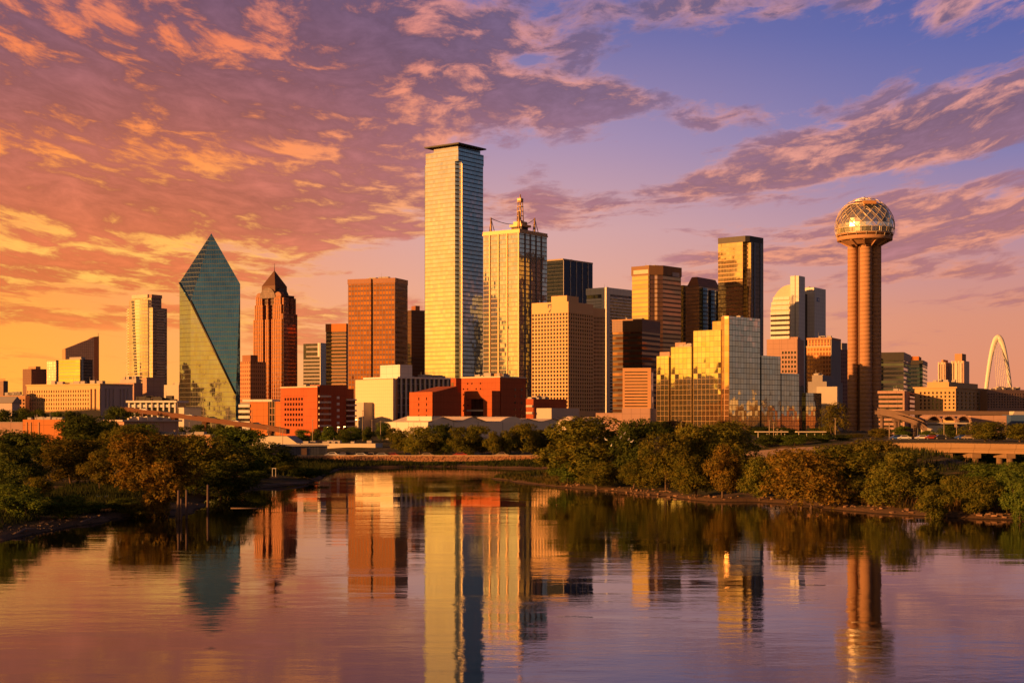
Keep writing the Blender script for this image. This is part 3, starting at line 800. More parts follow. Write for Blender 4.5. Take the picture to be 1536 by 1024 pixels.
# ------------------------------------------------------------------ stepped tower with blue bays
B = Bld('office_tower', 'stepped dark tower with blue glass bays and a tapered hipped crown', 'skyscraper', 1020, 1049, 1091, 1420, 34)
w, d = B.w, B.d; H = B.z(428)
G_PINK = m_glass('rose_glass', (.42, .20, .11), (1.6, 3.6), .2, .2, .3, (.26, .12, .07), (.12, .06, .05), .15, .01, .7)
B.box('curtain_wall', G_PINK, -w + 6, 0, 0, d - 8, 0, H, ROOFM)
B.box('corner_pylon', m_glass('gold_sheet', (.95, .62, .15), (40, 4.0), 0, .1, line=(.4, .22, .06), jit=.004, wave=.01), -w, -w + 3.2, 1.5, 8, 0, B.z(426), ROOFM)
B.box('dark_bay', G_BLACK, -w + 3.204, -w + 9, .8, 8, 0, B.z(427), ROOFM)
for lo, hi, top in ((1051, 1060, 431), (1063, 1072, 433)):
    y0, y1 = B.ry(lo), B.ry(hi)
    arc = [(1.2 + 2.2 * math.sin(t), y0 + (y1 - y0) * (1 - math.cos(t)) / 2) for t in np.linspace(0, math.pi, 7)]
    B.add('blue_bay', MB().prism([(-1, y0)] + arc + [(-1, y1)], 0, B.z(top), G_BLUE, ROOFM))
B.box('rear_wing', G_BLUE, -8, 2.2, B.ry(1074), d + 6, 0, B.z(433), ROOFM)
bx0, bx1, by0, by1 = -w + 6, -2, 3, d - 12; tz0, tz1 = H + .004, B.z(414); i_ = 3.5
mb = MB(); lo4 = [(bx0, by0), (bx1, by0), (bx1, by1), (bx0, by1)]; hi4 = [(bx0 + i_, by0 + i_), (bx1 - i_, by0 + i_), (bx1 - i_, by1 - i_), (bx0 + i_, by1 - i_)]
for k in range(4): mb.face([(*lo4[k], tz0), (*lo4[(k + 1) % 4], tz0), (*hi4[(k + 1) % 4], tz1), (*hi4[k], tz1)], GRANITE)
mb.face([(*p, tz1) for p in hi4], ROOFM)
B.add('hipped_crown', mb)

# ------------------------------------------------------------------ tall golden slab with a stepped dark notch
B = Bld('office_tower', 'golden glass tower with dark crown and stepped corner notch, left of the curved white tower', 'skyscraper', 1077, 1122, 1148.5, 1350, 41)
w, d = B.w, B.d; H = B.z(362); n = 5.0
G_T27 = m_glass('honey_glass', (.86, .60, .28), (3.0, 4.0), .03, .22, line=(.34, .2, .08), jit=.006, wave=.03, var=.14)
DK27 = m_glass('shaded_umber_glass', (.10, .06, .05), (1.5, 4.0), .1, .1, line=(.03, .02, .02), jit=.01, metal=.6)  # dark tint carries the shade of the recess and right side
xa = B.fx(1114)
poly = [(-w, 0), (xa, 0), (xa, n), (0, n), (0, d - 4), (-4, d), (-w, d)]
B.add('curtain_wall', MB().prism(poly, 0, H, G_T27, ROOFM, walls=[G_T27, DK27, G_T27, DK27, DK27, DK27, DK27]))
B.add('crown', MB().prism([(-w, 0), (-3, 0), (0, 3), (0, d - 4), (-4, d), (-w, d)], H + .004, B.z(353), DARKM, ROOFM))
mb = MB(); zs = [B.z(q) for q in (402, 406, 411, 418, 432, 455, 480, 520)]
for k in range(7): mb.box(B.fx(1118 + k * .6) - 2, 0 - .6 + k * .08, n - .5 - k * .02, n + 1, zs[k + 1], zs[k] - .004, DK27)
B.add('stepped_notch', mb)
B.fins('corner_fin', m_plain('steel_blue_trim', (.12, .14, .20), .4, .1, .1, .5), 'r', [n + 6, d - 9], 0, H, 2.0, .5)

# ------------------------------------------------------------------ white tower with a curved brow
B = Bld('office_tower', 'white tower with horizontal fins, a quarter-round brow and a tall central slab', 'skyscraper', 1155.5, 1199, 1236, 1520, 33)
w, d = B.w, B.d; xs_ = B.fx(1186); zt = B.z(426)
cz, rr = B.z(466), (B.z(426) - B.z(466))
def brow(scale=1.0, off=0.0):
    return [(-w + (xs_ + w) * .93 * (1 - math.cos(t)) + off, cz + rr * math.sin(t)) for t in np.linspace(0, math.pi / 2, 10)]
mb = MB(); pr = brow(); out_ = pr + [(xs_, zt)]
mb.face([(-w, 1.2, 0), (xs_, 1.2, 0), (xs_, 1.2, cz), (-w, 1.2, cz)], G_DK)
mb.face([(-w, 1.2, cz), (xs_, 1.2, cz)] + [(x, 1.2, z) for x, z in reversed(out_)], CREAM)
for k in range(len(pr) - 1): mb.face([(pr[k][0], 1.2, pr[k][1]), (pr[k + 1][0], 1.2, pr[k + 1][1]), (pr[k + 1][0], 20, pr[k + 1][1]), (pr[k][0], 20, pr[k][1])], WHITE)
mb.face([(-w, 1.2, 0), (-w, 1.2, cz), (-w, 20, cz), (-w, 20, 0)], WHITE)
mb.face([(pr[-1][0], 1.2, zt), (xs_, 1.2, zt), (xs_, 20, zt), (pr[-1][0], 20, zt)], WHITE)
B.add('curved_block', mb)
mb = MB(); nb = 27
for k in range(nb):
    zb_ = k * B.z(441) / nb
    tt = max(0, (zb_ + 2 - cz) / rr)
    xl = -w if tt <= 0 else -w + (xs_ + w) * .93 * (1 - math.sqrt(max(0, 1 - min(1, tt) ** 2)))
    mb.box(xl, xs_ - 1.2, -.4, 1.19, zb_, zb_ + B.z(441) / nb * .58, WHITE)
B.add('sun_fins', mb)
mb = MB(); xm = B.fx(1193.5)
mb.box(xs_, 0, -1.5, B.ry(1207.5), 0, B.z(413.5), WHITE, ROOFM)
slab = B.add('central_slab', mb)
MB().box(xm - .35, xm + .35, -1.7, -1.502, 0, B.z(412), GREYC).build('slab_joint', slab)
B.box('glazed_recess', G_DK, -16, -6, B.ry(1207.5) + .2, d - 16, 0, B.z(437), ROOFM)
B.bands('balconies', WHITE, 'r', 20, B.z(447), 22, .35, 1.5, x1=-6, y0=B.ry(1208.5), y1=B.ry(1213))
yb = B.ry(1219)
mb = MB(); mb.box(-22, 2.0, yb, d, 0, B.z(427), WHITE, ROOFM)
rb = B.add('right_block', mb)
MB().box(2.002, 2.2, yb + 6, yb + 14, B.z(448), B.z(442), m_plain('blue_emblem', (.10, .16, .34), .5, .1, .2)).build('emblem', rb)
MB().box(2.202, 2.35, yb + 9, yb + 13, B.z(446.5), B.z(443.5), WHITE).build('emblem', rb)
B.clutter(PLANT, -20, -2, yb + 2, d - 2, B.z(427), 5, 11, 2, 4)

# ------------------------------------------------------------------ left residential tower
B = Bld('residential_tower', 'tall cream and glass tower with a bowed front and stepped shoulders, left of teal prism', 'skyscraper', 190, 228, 250.6, 1500, 32)
w, d = B.w, B.d
def bow(x0, x1, dep, n=10): return [(x0 + (x1 - x0) * k / n, -dep * math.sin(math.pi * k / n)) for k in range(n + 1)]
xb = B.fx(222)
B.add('side_wings', MB().box(-w, 0, 1.0, d, 0, B.z(461), G_RES, ROOFM))
B.add('bowed_front', MB().prism(bow(-w + 3.5, xb, 4.5) + [(xb, 6), (-w + 3.5, 6)], 0, B.z(449), G_RES, ROOFM))
B.add('upper_storeys', MB().box(-w + 4.5, -4, 3, d - 4, B.z(461) + .004, B.z(446), G_RES, ROOFM))
mb = MB(); mb.box(-w + 5, B.fx(219), 2.0, d - 5, B.z(446) + .004, B.z(440.5), CREAM, ROOFM); mb.box(B.fx(221), -3, 2.5, d - 4, B.z(446) + .004, B.z(441), PINKC, ROOFM)
B.add('crown', mb)
mb = MB()                                             # the wandering dark recess between the two halves of the bow
for k in range(44):
    z_ = B.z(449) * k / 44; f = k / 44
    x_ = B.fx(212 - 7.5 * f); y_ = -4.5 * math.sin(math.pi * min(1, max(0, (x_ + w - 3.5) / (xb + w - 3.5)))) - .15
    mb.box(x_ - 1.7 - .8 * (k % 2), x_ + 1.3, y_ - .25, y_ + 2, z_, z_ + B.z(449) / 44 * .7, DARKM)
B.add('balcony_slot', mb)
mb = MB()
for k in range(45):
    z_ = B.z(461) * k / 45
    mb.box(-w - .9, -w + 1.2, .2, 3, z_, z_ + .9, CREAM); mb.box(-.9, 1.1, B.d * .35, B.d * .8, z_, z_ + .9, CREAM)
B.add('balconies', mb)

# ------------------------------------------------------------------ left distance
B = Bld('office_block', 'dusky brown slab with a low penthouse, second building from the left edge', 'office block', 34, 47, 71, 2200, 45)
B.box('facade', m_glass('rust_panel', (.24, .12, .08), (2.4, 3.6), .35, .3, .4, (.24, .12, .08), (.2, .1, .07), .4, .01, .1), -B.w, 0, 0, B.d, 0, B.z(553), ROOFM)
B.box('penthouse', TAN, -B.w + 2, -2, 8, B.d - 10, B.z(553) + .004, B.z(549))
B = Bld('office_block', 'small hazy block at the very left edge of the skyline', 'office block', -8, 5, 12, 2500, 35)
B.box('facade', m_glass('hazy_panel', (.25, .14, .09), (2.4, 3.6), .35, .3, .4, (.24, .13, .09), (.2, .1, .07), .4, .01, .1), -B.w, 0, 0, B.d, 0, B.z(571), ROOFM)
B.box('penthouse', TAN, -B.w + 3, -2, 5, B.d - 4, B.z(571) + .004, B.z(567))
B = Bld('office_block', 'slim beige gridded block just left of the gold mirrored block', 'office block', 70, 84, 90, 2050, 25)
B.box('facade', m_glass('beige_grid', (.3, .16, .09), (3.0, 3.8), .4, .35, 0, line=(.46, .28, .16), rough=.3, metal=.4), -B.w, 0, 0, B.d, 0, B.z(541), ROOFM)
B.box('parapet', TAN, -B.w - .3, .3, -.3, B.d, B.z(541) + .004, B.z(540))
B = Bld('office_block', 'low gold-mirrored block with a dark banded side, in front of the sail-topped tower', 'office block', 88, 120, 139, 1900, 28)
G_GB = m_glass('gold_band_glass', (.95, .66, .24), (30, 4.0), 0, .3, line=(.4, .22, .07), jit=.004)
B.add('curtain_wall', MB().prism([(-B.w, 0), (0, 0), (0, B.d), (-B.w, B.d)], 0, B.z(538.5), G_GB, ROOFM, walls=[G_GB, G_BLACK, G_BLACK, G_BLACK]))
B.box('rooftop_plant', PLANT, -B.w * .6, -2, 4, B.d * .5, B.z(538.5) + .004, B.z(535))
B.box('stair_core', CONC, -.6, .6, B.ry(122), B.ry(124.5), 0, B.z(538))
B = Bld('office_tower', 'brown tower whose sloping sail-shaped roof rises to a point at its right end', 'office tower', 93, 98, 148.5, 2150, 64)
w, d = B.w, B.d; y9 = B.ry(141)
pf = [(0, B.z(523)), (B.ry(113), B.z(517)), (B.ry(128), B.z(510.5)), (B.ry(136), B.z(507.5)), (y9, B.z(504)), (d, B.z(503))]
GSL = m_glass('dusk_band_glass', (.42, .26, .19), (3.0, 3.8), .12, .1, .5, (.46, .28, .20), (.2, .11, .08), .3, .01, .1)
mb = MB()
mb.face([(0, 0, 0), (0, y9, 0)] + [(0, y, z) for y, z in reversed(pf[:5])], GSL, [(0, 0), (y9, 0)] + [(y, z) for y, z in reversed(pf[:5])])
mb.face([(0, y9, 0), (0, d, 0), (0, d, pf[5][1]), (0, y9, pf[4][1])], GRANITE)
for k in range(5): mb.face([(0, pf[k][0], pf[k][1]), (0, pf[k + 1][0], pf[k + 1][1]), (-w, pf[k + 1][0], pf[k + 1][1]), (-w, pf[k][0], pf[k][1])], GRANITE)
mb.face([(-w, 0, 0), (0, 0, 0), (0, 0, pf[0][1]), (-w, 0, pf[0][1])], TAN); mb.face([(0, d, 0), (-w, d, 0), (-w, d, pf[5][1]), (0, d, pf[5][1])], GRANITE)
mb.face([(-w, d, 0), (-w, 0, 0)] + [(-w, y, z) for y, z in pf], GRANITE)
B.add('facade', mb)
MB().tube((-1, d - 1, B.z(504)), (-1, d - 1, B.z(498)), .5, .2, DARKM, 5).build('mast', B.root)

# ------------------------------------------------------------------ between the pyramid cap and the bronze block
B = Bld('office_block', 'small brown gridded block between the teal prism and the pyramid-capped tower', 'office block', 358, 375.5, 399, 1330, 38)
G_GRID = m_glass('terracotta_grid', (.20, .09, .05), (2.6, 3.8), .45, .38, 0, line=(.46, .20, .09), rough=.25, metal=.4, jit=.02)
B.box('facade', G_GRID, -B.w, 0, 0, B.d, 0, B.z(542), ROOFM)
B.box('penthouse', GRANITE, -B.w + 1.5, 3 - 6, 3, B.d * .6, B.z(542) + .004, B.z(532))
B = Bld('office_tower', 'white banded tower with a notched top, left of a taller brown banded tower', 'office tower', 455, 480, 490, 1700, 22)
B.box('glass_core', G_DK, -B.w, 0, 0, B.d, 0, B.z(515), ROOFM)
WHITE_SHADE = m_plain('shaded_white_panel', (.36, .31, .29), .8, .15, .06)  # white tower's bands darkened to carry the shadow of its neighbours
B.bands('spandrels', WHITE_SHADE, 'f', 0, B.z(536), 19, .5, .6); B.bands('spandrels', WHITE_SHADE, 'f', B.z(535.5), B.z(514), 3, .34, .6, x0=-B.w + 4)
mb = MB(); mb.box(.004, 1.0, -.5, B.d, 0, B.z(514), WHITE, ROOFM); mb.box(B.fx(477), 0, -.9, -.62, B.z(535), B.z(514), WHITE)
B.add('side_wall', mb)
B = Bld('office_tower', 'brown tower with pale floor bands and an orange parapet, left of the bronze block', 'office tower', 489, 519, 530, 1500, 20)
B.box('glass_core', G_BLACK, -B.w, 0, 0, B.d, 0, B.z(497), ROOFM)
B.bands('spandrels', TAN, 'fr', 0, B.z(497), 27, .26, .4)
B.box('parapet', ORANGE, -B.w - .4, .4, -.4, B.d, B.z(497) + .004, B.z(485), ROOFM)

# ------------------------------------------------------------------ right middle distance
B = Bld('office_block', 'pinkish concrete block with dark square openings below the curved white tower', 'office block', 1150, 1196, 1206, 1150, 22)
w, d = B.w, B.d; H = B.z(508)
B.box('core', PINKC, -w, -.6, .8, d, 0, H, ROOFM)
zw0, zw1 = B.z(560), B.z(525)
B.punch('f', B.fx(1172), B.fx(1195), zw0, zw1, 5, 5, .62, .55, PINKC, PANE, .7, part='front_wall')
mb = MB(); mb.box(-w, B.fx(1172) - .002, 0, .798, 0, H, PINKC); mb.box(B.fx(1195) + .002, 0, 0, .798, 0, H, PINKC); mb.box(B.fx(1172), B.fx(1195), 0, .798, zw1 + .002, H, PINKC); mb.box(B.fx(1172), B.fx(1195), 0, .798, 0, zw0 - .002, PINKC)
mb.box(-.598, 0, .8, d, 0, H, PINKC)
B.add('wall', mb); B.done()
B.box('roof_pylon', PINKC, -6, 0, 2, 12, H + .004, B.z(505))
B = Bld('hotel', 'orange block with an open colonnade along its top floor, beside the sphere-topped tower', 'office block', 1210, 1246, 1260, 1230, 26)
w, d = B.w, B.d; H = B.z(506)
GO = m_glass('orange_grid', (.40, .17, .06), (2.6, 3.6), .3, .35, 0, line=(.60, .26, .08), rough=.2, metal=.5, jit=.02, var=.4)
B.box('facade', GO, -w, 0, 0, d, 0, B.z(519.5), ROOFM)
B.box('cornice', CREAM, -w - .5, .5, -.5, d, B.z(519.5) + .004, B.z(518.5), ROOFM)
B.box('top_storey', m_glass('shaded_loggia', (.12, .06, .04), (2.6, 9.0), .5, .05, line=(.55, .24, .08), rough=.3), -w + .6, -.6, .6, d, B.z(518.5) + .004, B.z(509), ROOFM)
B.box('side_wall', GREYC, .004, .8, -.3, d, 0, B.z(508), ROOFM)
B.box('cornice', TAN, -w, .9, -.4, d, B.z(509) + .004, H, ROOFM)
B.clutter(PLANT, -12, -2, 4, d * .5, H, 4, 5, 2.5, 4)
B = Bld('office_block', 'dark reddish gridded block half hidden behind the sphere-topped tower', 'office block', 1252, 1261, 1275, 1330, 50)
B.box('facade', m_glass('plum_grid', (.10, .05, .05), (2.4, 3.6), .35, .35, 0, line=(.26, .13, .11), rough=.3, metal=.4, jit=.02), -B.w, 0, 0, B.d, 0, B.z(524), ROOFM)
B.box('penthouse', GREYC, -B.w * .8, -1, 3, B.d * .8, B.z(524) + .004, B.z(514))
B = Bld('office_block', 'low windowless grey stepped building right of the mirrored hotel', 'building', 1212, 1240, 1264, 1075, 25)
B.box('wall', GREYC, -B.w, 0, 0, B.d, 0, B.z(572), ROOFM)
B.box('upper_wall', GREYC, -B.w + 2, -4, 4, B.d - 2, B.z(572) + .004, B.z(562), ROOFM)
B.box('annex', CONC, -6, 9, -6, -.004, 0, B.z(580), ROOFM)
B.clutter(PLANT, -B.w * .8, -8, 6, B.d * .7, B.z(562), 6, 21, 2, 4)

# ------------------------------------------------------------------ far right
B = Bld('office_tower', 'dark glass block with a black top band, right behind the sphere-topped tower', 'office tower', 1316, 1355.5, 1366, 1350, 20)
B.box('curtain_wall', m_glass('steel_band_glass', (.14, .15, .19), (30, 4.0), 0, .12, .4, (.045, .04, .05), (.03, .03, .03), .08, .02, .85, .3), -B.w, 0, 0, B.d, 0, B.z(540), ROOFM)
B.box('top_band', DARKM, -B.w - .3, .3, -.3, B.d, B.z(540) + .004, B.z(528), ROOFM)
B = Bld('office_tower', 'dark slim tower with an orange rooftop box, second from the sphere-topped tower', 'office tower', 1362, 1384, 1391, 1450, 20)
B.box('curtain_wall', G_BLUE, -B.w, 0, 0, B.d, 0, B.z(547), ROOFM)
B.box('top_band', DARKM, -B.w - .3, .3, -.3, B.d, B.z(547) + .004, B.z(540), ROOFM)
B.box('penthouse', ORANGE, -B.w + 1, -4, 3, B.d * .6, B.z(540) + .004, B.z(534))
for pl, pc, pr, y0, y1, lab in ((1407, 1418, 1427, 543, 539, 'shorter left one of two cream twin apartment towers on the right horizon'), (1427, 1446, 1454, 541, 530, 'taller right one of two cream twin apartment towers on the right horizon')):
    B = Bld('apartment_tower', lab, 'apartment tower', pl, pc, pr, 2200, 30, group='twin apartment towers')
    B.box('facade', m_glass('sandy_grid', (.3, .17, .12), (5.0, 60), .3, 0, 0, line=(.62, .42, .28), rough=.4, metal=.2, jit=.01), -B.w, 0, 0, B.d, 0, B.z(y0), ROOFM)
    B.box('crown', TAN, -B.w + 4, -4, 4, B.d - 4, B.z(y0) + .004, B.z(y1), ROOFM)
    mb = MB()
    for k in range(3): mb.box(-B.w + 1 + k * B.w / 3, -B.w + B.w / 6 + k * B.w / 3, -1.5, -.004, 0, B.z(y0) - 3, CREAM)
    B.add('bays', mb)

# ------------------------------------------------------------------ unseen city blocks added beyond the frame for the mirror glass to reflect
rn_ = random.Random(12)
for k, (x, y, w_, d_, h_, side) in enumerate(((-640, 1010, 70, 60, 46, 'left'), (-720, 1120, 60, 60, 84, 'left'), (-650, 1215, 90, 60, 58, 'left'), (-800, 1290, 80, 70, 62, 'left'), (-680, 1400, 80, 60, 52, 'left'), (-560, 1330, 50, 50, 34, 'left'),
                                      (-540, 865, 130, 60, 50, 'left'), (-450, 700, 110, 50, 38, 'left'), (-700, 720, 120, 60, 55, 'left'), (-600, 560, 110, 60, 44, 'left'), (560, 1080, 80, 60, 14, 'right'), (640, 1230, 70, 60, 30, 'right'), (600, 1400, 90, 70, 34, 'right'), (520, 950, 70, 50, 10, 'right'), (720, 1050, 80, 80, 18, 'right'))):
    r_ = empty('added_city_block', (x, y, 4), R(rn_.uniform(-25, 25)), 'unseen office block added beyond the %s edge for the glass towers to mirror' % side, 'office block', 'added city blocks beyond the %s edge' % side)
    MB().box(-w_ / 2, w_ / 2, -d_ / 2, d_ / 2, 0, h_, (G_BLACK, G_GRID, G_DARKBR)[k % 3], ROOFM).build('facade', r_)
    MB().box(-w_ / 4, w_ / 5, -d_ / 4, d_ / 4, h_ + .004, h_ + rn_.uniform(3, 8), PLANT).build('penthouse', r_)

# ------------------------------------------------------------------ mirrored stepped hotel
B = Bld('hotel', 'wide stepped hotel of mirror glass slabs, the tallest in the middle, low on the skyline', 'hotel', 978, 1094, 1241, 900, 43, zg=5)
DKG = m_glass('gap_glass', (.05, .04, .04), (1.5, 3.3), .1, .1, line=(.02, .02, .02), metal=.4)
OR_ = m_glass('lit_edge_mirror_glass', (.80, .50, .26), (3.1, 3.3), .075, .075, line=(.30, .15, .06), jit=.01, wave=.05, metal=.9)  # mirror glass tinted orange to carry the light on the turned edge
front = [(980.5, 999, 530, 3.0), (1004, 1035, 517, 1.6), (1040, 1081, 493.5, 0.0)]
prev = B.fx(978)
for lo, hi, top, off in front:
    x0, x1 = B.fx(lo), B.fx(hi)
    B.box('glass_slab', G_MIRROR, x0, x1, off, 16, 0, B.z(top), ROOFM)
for lo, hi, top in ((999, 1004, 532), (1035, 1040, 519)):
    B.box('dark_joint', DKG, B.fx(lo) + .004, B.fx(hi) - .004, 5, 15, 0, B.z(top), ROOFM)
B.box('dark_joint', DKG, B.fx(977), B.fx(980.5) - .004, 6, 15, 0, B.z(531), ROOFM)
xk = B.fx(1081)
y4 = B.ry(1140)
mid_h = B.z(474)
B.add('central_slab', MB().prism([(xk + .004, .5), (xk + 3.2, -.8), (-.3, -.3), (0, 0), (0, y4), (-14, y4), (-14, 16), (xk + .004, 16)], 0, mid_h, G_MIRRORT, ROOFM,
      walls=[OR_, OR_, G_MIRROR, G_MIRRORT, G_MIRRORT, G_MIRRORT, G_MIRRORT, OR_]))
B.box('shoulder_block', OR_, xk - 9, xk, 4, 15, B.z(493.5) + .004, B.z(480), ROOFM)
for lo, hi, top, off in ((1145, 1174, 530, 1.5), (1178, 1204.5, 556, 3.0), (1217.5, 1241, 586, 4.5)):
    B.box('glass_slab', G_MIRRORT, -16, -off, B.ry(lo), B.ry(hi), 0, B.z(top), ROOFM)
for lo, hi, top in ((1140, 1145, 534), (1174, 1178, 559), (1204.5, 1217.5, 575)):
    B.box('dark_joint', DKG, -15, -6, B.ry(lo) + .004, B.ry(hi) - .004, 0, B.z(top), ROOFM)
cb = B.fx(1040)
B.box('service_core', PINKC, B.fx(990), B.fx(1006), 16.004, 24, 0, B.z(508), ROOFM)
B.box('service_core', PINKC, B.fx(968), B.fx(983), 15.1, 24, 0, B.z(522), ROOFM)
B.box('service_core', GREYC, -26, -16.004, B.ry(1140) + 2, B.ry(1160), 0, B.z(520), ROOFM)
B.box('service_core', PINKC, B.fx(1033), B.fx(1041) + 2, 16.004, 24, 0, B.z(492), ROOFM)
B.clutter(PLANT, B.fx(1008), B.fx(1033), 4, 12, B.z(517), 6, 9, 2.4, 4)
B.clutter(PLANT, -12, -4, 6, y4 - 8, mid_h, 3, 5, 1.6, 4)

# ------------------------------------------------------------------ orange striped office in front of the dark bronze block
B = Bld('office_block', 'low blank-ended office with thin dark window strips, left of the mirrored hotel', 'office block', 935, 975.5, 980, 980, 14)
B.box('glass_core', G_DK, -B.w, 0, 0, B.d, 0, B.z(553), ROOFM)
B.bands('spandrels', TAN, 'f', B.z(613), B.z(557), 12, .68, .5)
mb = MB(); mb.box(-B.w - .4, .5, -.5, B.d, B.z(557) + .002, B.z(551.5), TAN, ROOFM); mb.box(-1.8, .5, -.505, -.0, 0, B.z(557), TAN); mb.box(-B.w - .4, -B.w + 1, -.505, 0, 0, B.z(557), TAN)
B.add('frame', mb)
B = Bld('podium_building', 'plain pinkish windowless box with two roof heights, behind the large right-bank trees', 'building', 893.5, 975.5, 985, 800, 10)
B.box('wall', PINKC, -B.w, B.fx(933), 0, B.d, 0, B.z(619), ROOFM)
B.box('upper_wall', PINKC, B.fx(933) + .004, 0, -.8, B.d, 0, B.z(612), ROOFM)

# ------------------------------------------------------------------ observation tower with a sphere
def ball_tower():
    D = 1000.0; zg = 5.0
    root = empty('observation_tower', (X(1297, D), D, zg), 0, 'observation tower, glass lattice sphere on a shaft of clustered concrete cylinders', 'tower')
    zl = lambda py: Z(py, D) - zg
    px = D / FPX
    SHAFT = m_plain('tower_concrete', (.43, .235, .13), .85, .36, .05)
    BR_ = m_plain('bronze_strut', (.74, .62, .48), .45, .12, .3, .3)
    Rr = 44.0 * px; zc = zl(341)
    zr = zl(361)
    def ribbed(r, c, z0, z1):
        mb = MB(); nz = 46
        pr = []
        for k in range(nz):
            a_, b_ = z0 + (z1 - z0) * k / nz, z0 + (z1 - z0) * (k + 1) / nz
            pr += [(r, a_), (r, b_ - .30), (r - .06, b_ - .29), (r - .06, b_ - .01)]
        mb.lathe(pr, SHAFT, 28, c, True)
        return mb
    MB().lathe([(4.6, 0), (4.6, zr)], m_plain('shadow_concrete', (.16, .09, .06), .9, .15, .05), 24, (0, 1.0)).build('core_shaft', root)
    for c, r_ in (((-7.7, 2.2), 3.4), ((-.3, -4.6), 4.0), ((7.5, 1.0), 4.0)):
        ribbed(r_, c, 0, zr - 1).build('outer_shaft', root)
    mb = MB()                                          # brackets flaring to the ring
    rb = 39 * px
    for k in range(12):
        a = 2 * math.pi * (k + .5) / 12; ca, sa = math.cos(a), math.sin(a); tx, ty = -sa * .5, ca * .5
        P = [(10 * ca, 10 * sa, zr - 4.6), (rb * .97 * ca, rb * .97 * sa, zr - .8), (rb * .97 * ca, rb * .97 * sa, zr - .1), (10 * ca, 10 * sa, zr - .1)]
        l = [(p[0] + tx, p[1] + ty, p[2]) for p in P]; r_ = [(p[0] - tx, p[1] - ty, p[2]) for p in P]
        mb.face(l, SHAFT); mb.face(list(reversed(r_)), SHAFT)
        for i in range(4): mb.face([l[i], r_[i], r_[(i + 1) % 4], l[(i + 1) % 4]], SHAFT)
    mb.lathe([(11.0, zr - 3.2), (rb * .92, zr - .4)], SHAFT, 48)
    mb.build('bracket_ring', root)
    mb = MB()
    mb.lathe([(rb * .9, zr - .4), (rb + .6, zr - .3), (rb + .8, zr + .3), (rb + .8, zr + 2.2), (rb + .3, zr + 2.4), (rb - .5, zr + 2.5)], SHAFT, 64)
    mb.lathe([(rb - .5, zr + 3.2), (rb + 1.1, zr + 3.2), (rb + 1.1, zr + 4.0), (rb - .5, zr + 4.0)], SHAFT, 64)
    mb.build('deck_ring', root)
    MB().lathe([(rb - 1.6, zr + 2.3), (rb - .6, zr + 5.5), (rb - .2, zr + 8.6)], m_pane('deck_window', (.012, .01, .01), .2), 64).build('observation_windows', root)
    GB = m_glass('amber_sphere_glass', (.92, .84, .68), (2.62, 3.2), .05, .05, line=(.3, .17, .07), rough=.24, jit=.03, wave=.02, var=.4, metal=.95, dark=.08)
    prof = [(Rr * .955 * math.cos(R(t)), zc + Rr * .955 * math.sin(R(t))) for t in (-13, -4, 5, 14, 23, 32, 41, 47)]
    mb = MB()
    for k in range(len(prof) - 1):
        n = 32
        for i in range(n):
            a0, a1 = 2 * math.pi * i / n, 2 * math.pi * (i + 1) / n
            (r0, z0), (r1, z1) = prof[k], prof[k + 1]
            mb.face([(r0 * math.cos(a0), r0 * math.sin(a0), z0), (r0 * math.cos(a1), r0 * math.sin(a1), z0), (r1 * math.cos(a1), r1 * math.sin(a1), z1), (r1 * math.cos(a0), r1 * math.sin(a0), z1)],
                    GB, [(i * 2.62 + .07, k * 3.2 + .08), (i * 2.62 + 2.6, k * 3.2 + .08), (i * 2.62 + 2.6, k * 3.2 + 3.18), (i * 2.62 + .07, k * 3.2 + 3.18)])
    mb.build('sphere_glazing', root)
    mb = MB()                                          # dome roof, ribbed panels
    DOME = m_plain('dome_panel', (.36, .20, .12), .5, .25, .3, .35)
    mb.lathe([(Rr * .93 * math.cos(R(t)), zc + Rr * .93 * math.sin(R(t))) for t in (52, 62, 72, 81, 90)], DOME, 32, smooth=False)
    mb.lathe([(Rr * .80 * math.cos(R(47)), zc + Rr * .955 * math.sin(R(46))), (Rr * .80 * math.cos(R(47)), zc + Rr * .93 * math.sin(R(52)) - .01)], DARKM, 32)
    mb.build('dome_roof', root)
    mb = MB(); a = R(-88)
    for s_ in (-1, 1): mb.tube((3.2 * s_, -Rr * .74, zc + Rr * .60), (3.2 * s_, -Rr * .62, zc + Rr * .80), .35, .35, BR_, 5)
    mb.box(-4.2, 4.2, -Rr * .775, -Rr * .6, zc + Rr * .69, zc + Rr * .79, m_plain('hatch_cover', (.50, .24, .10), .6, .15, .2)); mb.box(-3.6, 3.6, -Rr * .785, -Rr * .62, zc + Rr * .585, zc + Rr * .66, DARKM)
    mb.build('dome_hatch', root)
    mb = MB(); n = 18                                  # the lattice of struts
    pt = lambda t, a: Vector((Rr * math.cos(R(t)) * math.cos(a), Rr * math.cos(R(t)) * math.sin(a), zc + Rr * math.sin(R(t))))
    lats = [-27, -14, -4, 6, 17, 28, 38, 47, 57, 68, 80]
    for k in range(len(lats) - 1):
        t0, t1 = lats[k], lats[k + 1]
        m_ = n if t1 <= 57 else n // 2
        for i in range(m_):
            a0 = 2 * math.pi * (i + .5 * (k % 2)) / m_; st = math.pi / m_
            if t1 <= -4 or t0 >= 47: mb.tube(pt(t0, a0), pt(t1, a0), .20, .20, BR_, 4, False, False)
            else:
                mb.tube(pt(t0, a0), pt(t1, a0 + st), .19, .19, BR_, 4, False, False); mb.tube(pt(t0, a0), pt(t1, a0 - st), .19, .19, BR_, 4, False, False)
    for t in (-14, -4, 47, 57, 68, 80):
        for i in range(48):
            mb.tube(pt(t, 2 * math.pi * i / 48), pt(t, 2 * math.pi * (i + 1) / 48), .22, .22, BR_, 4, False, False)
    mb.build('strut_lattice', root)
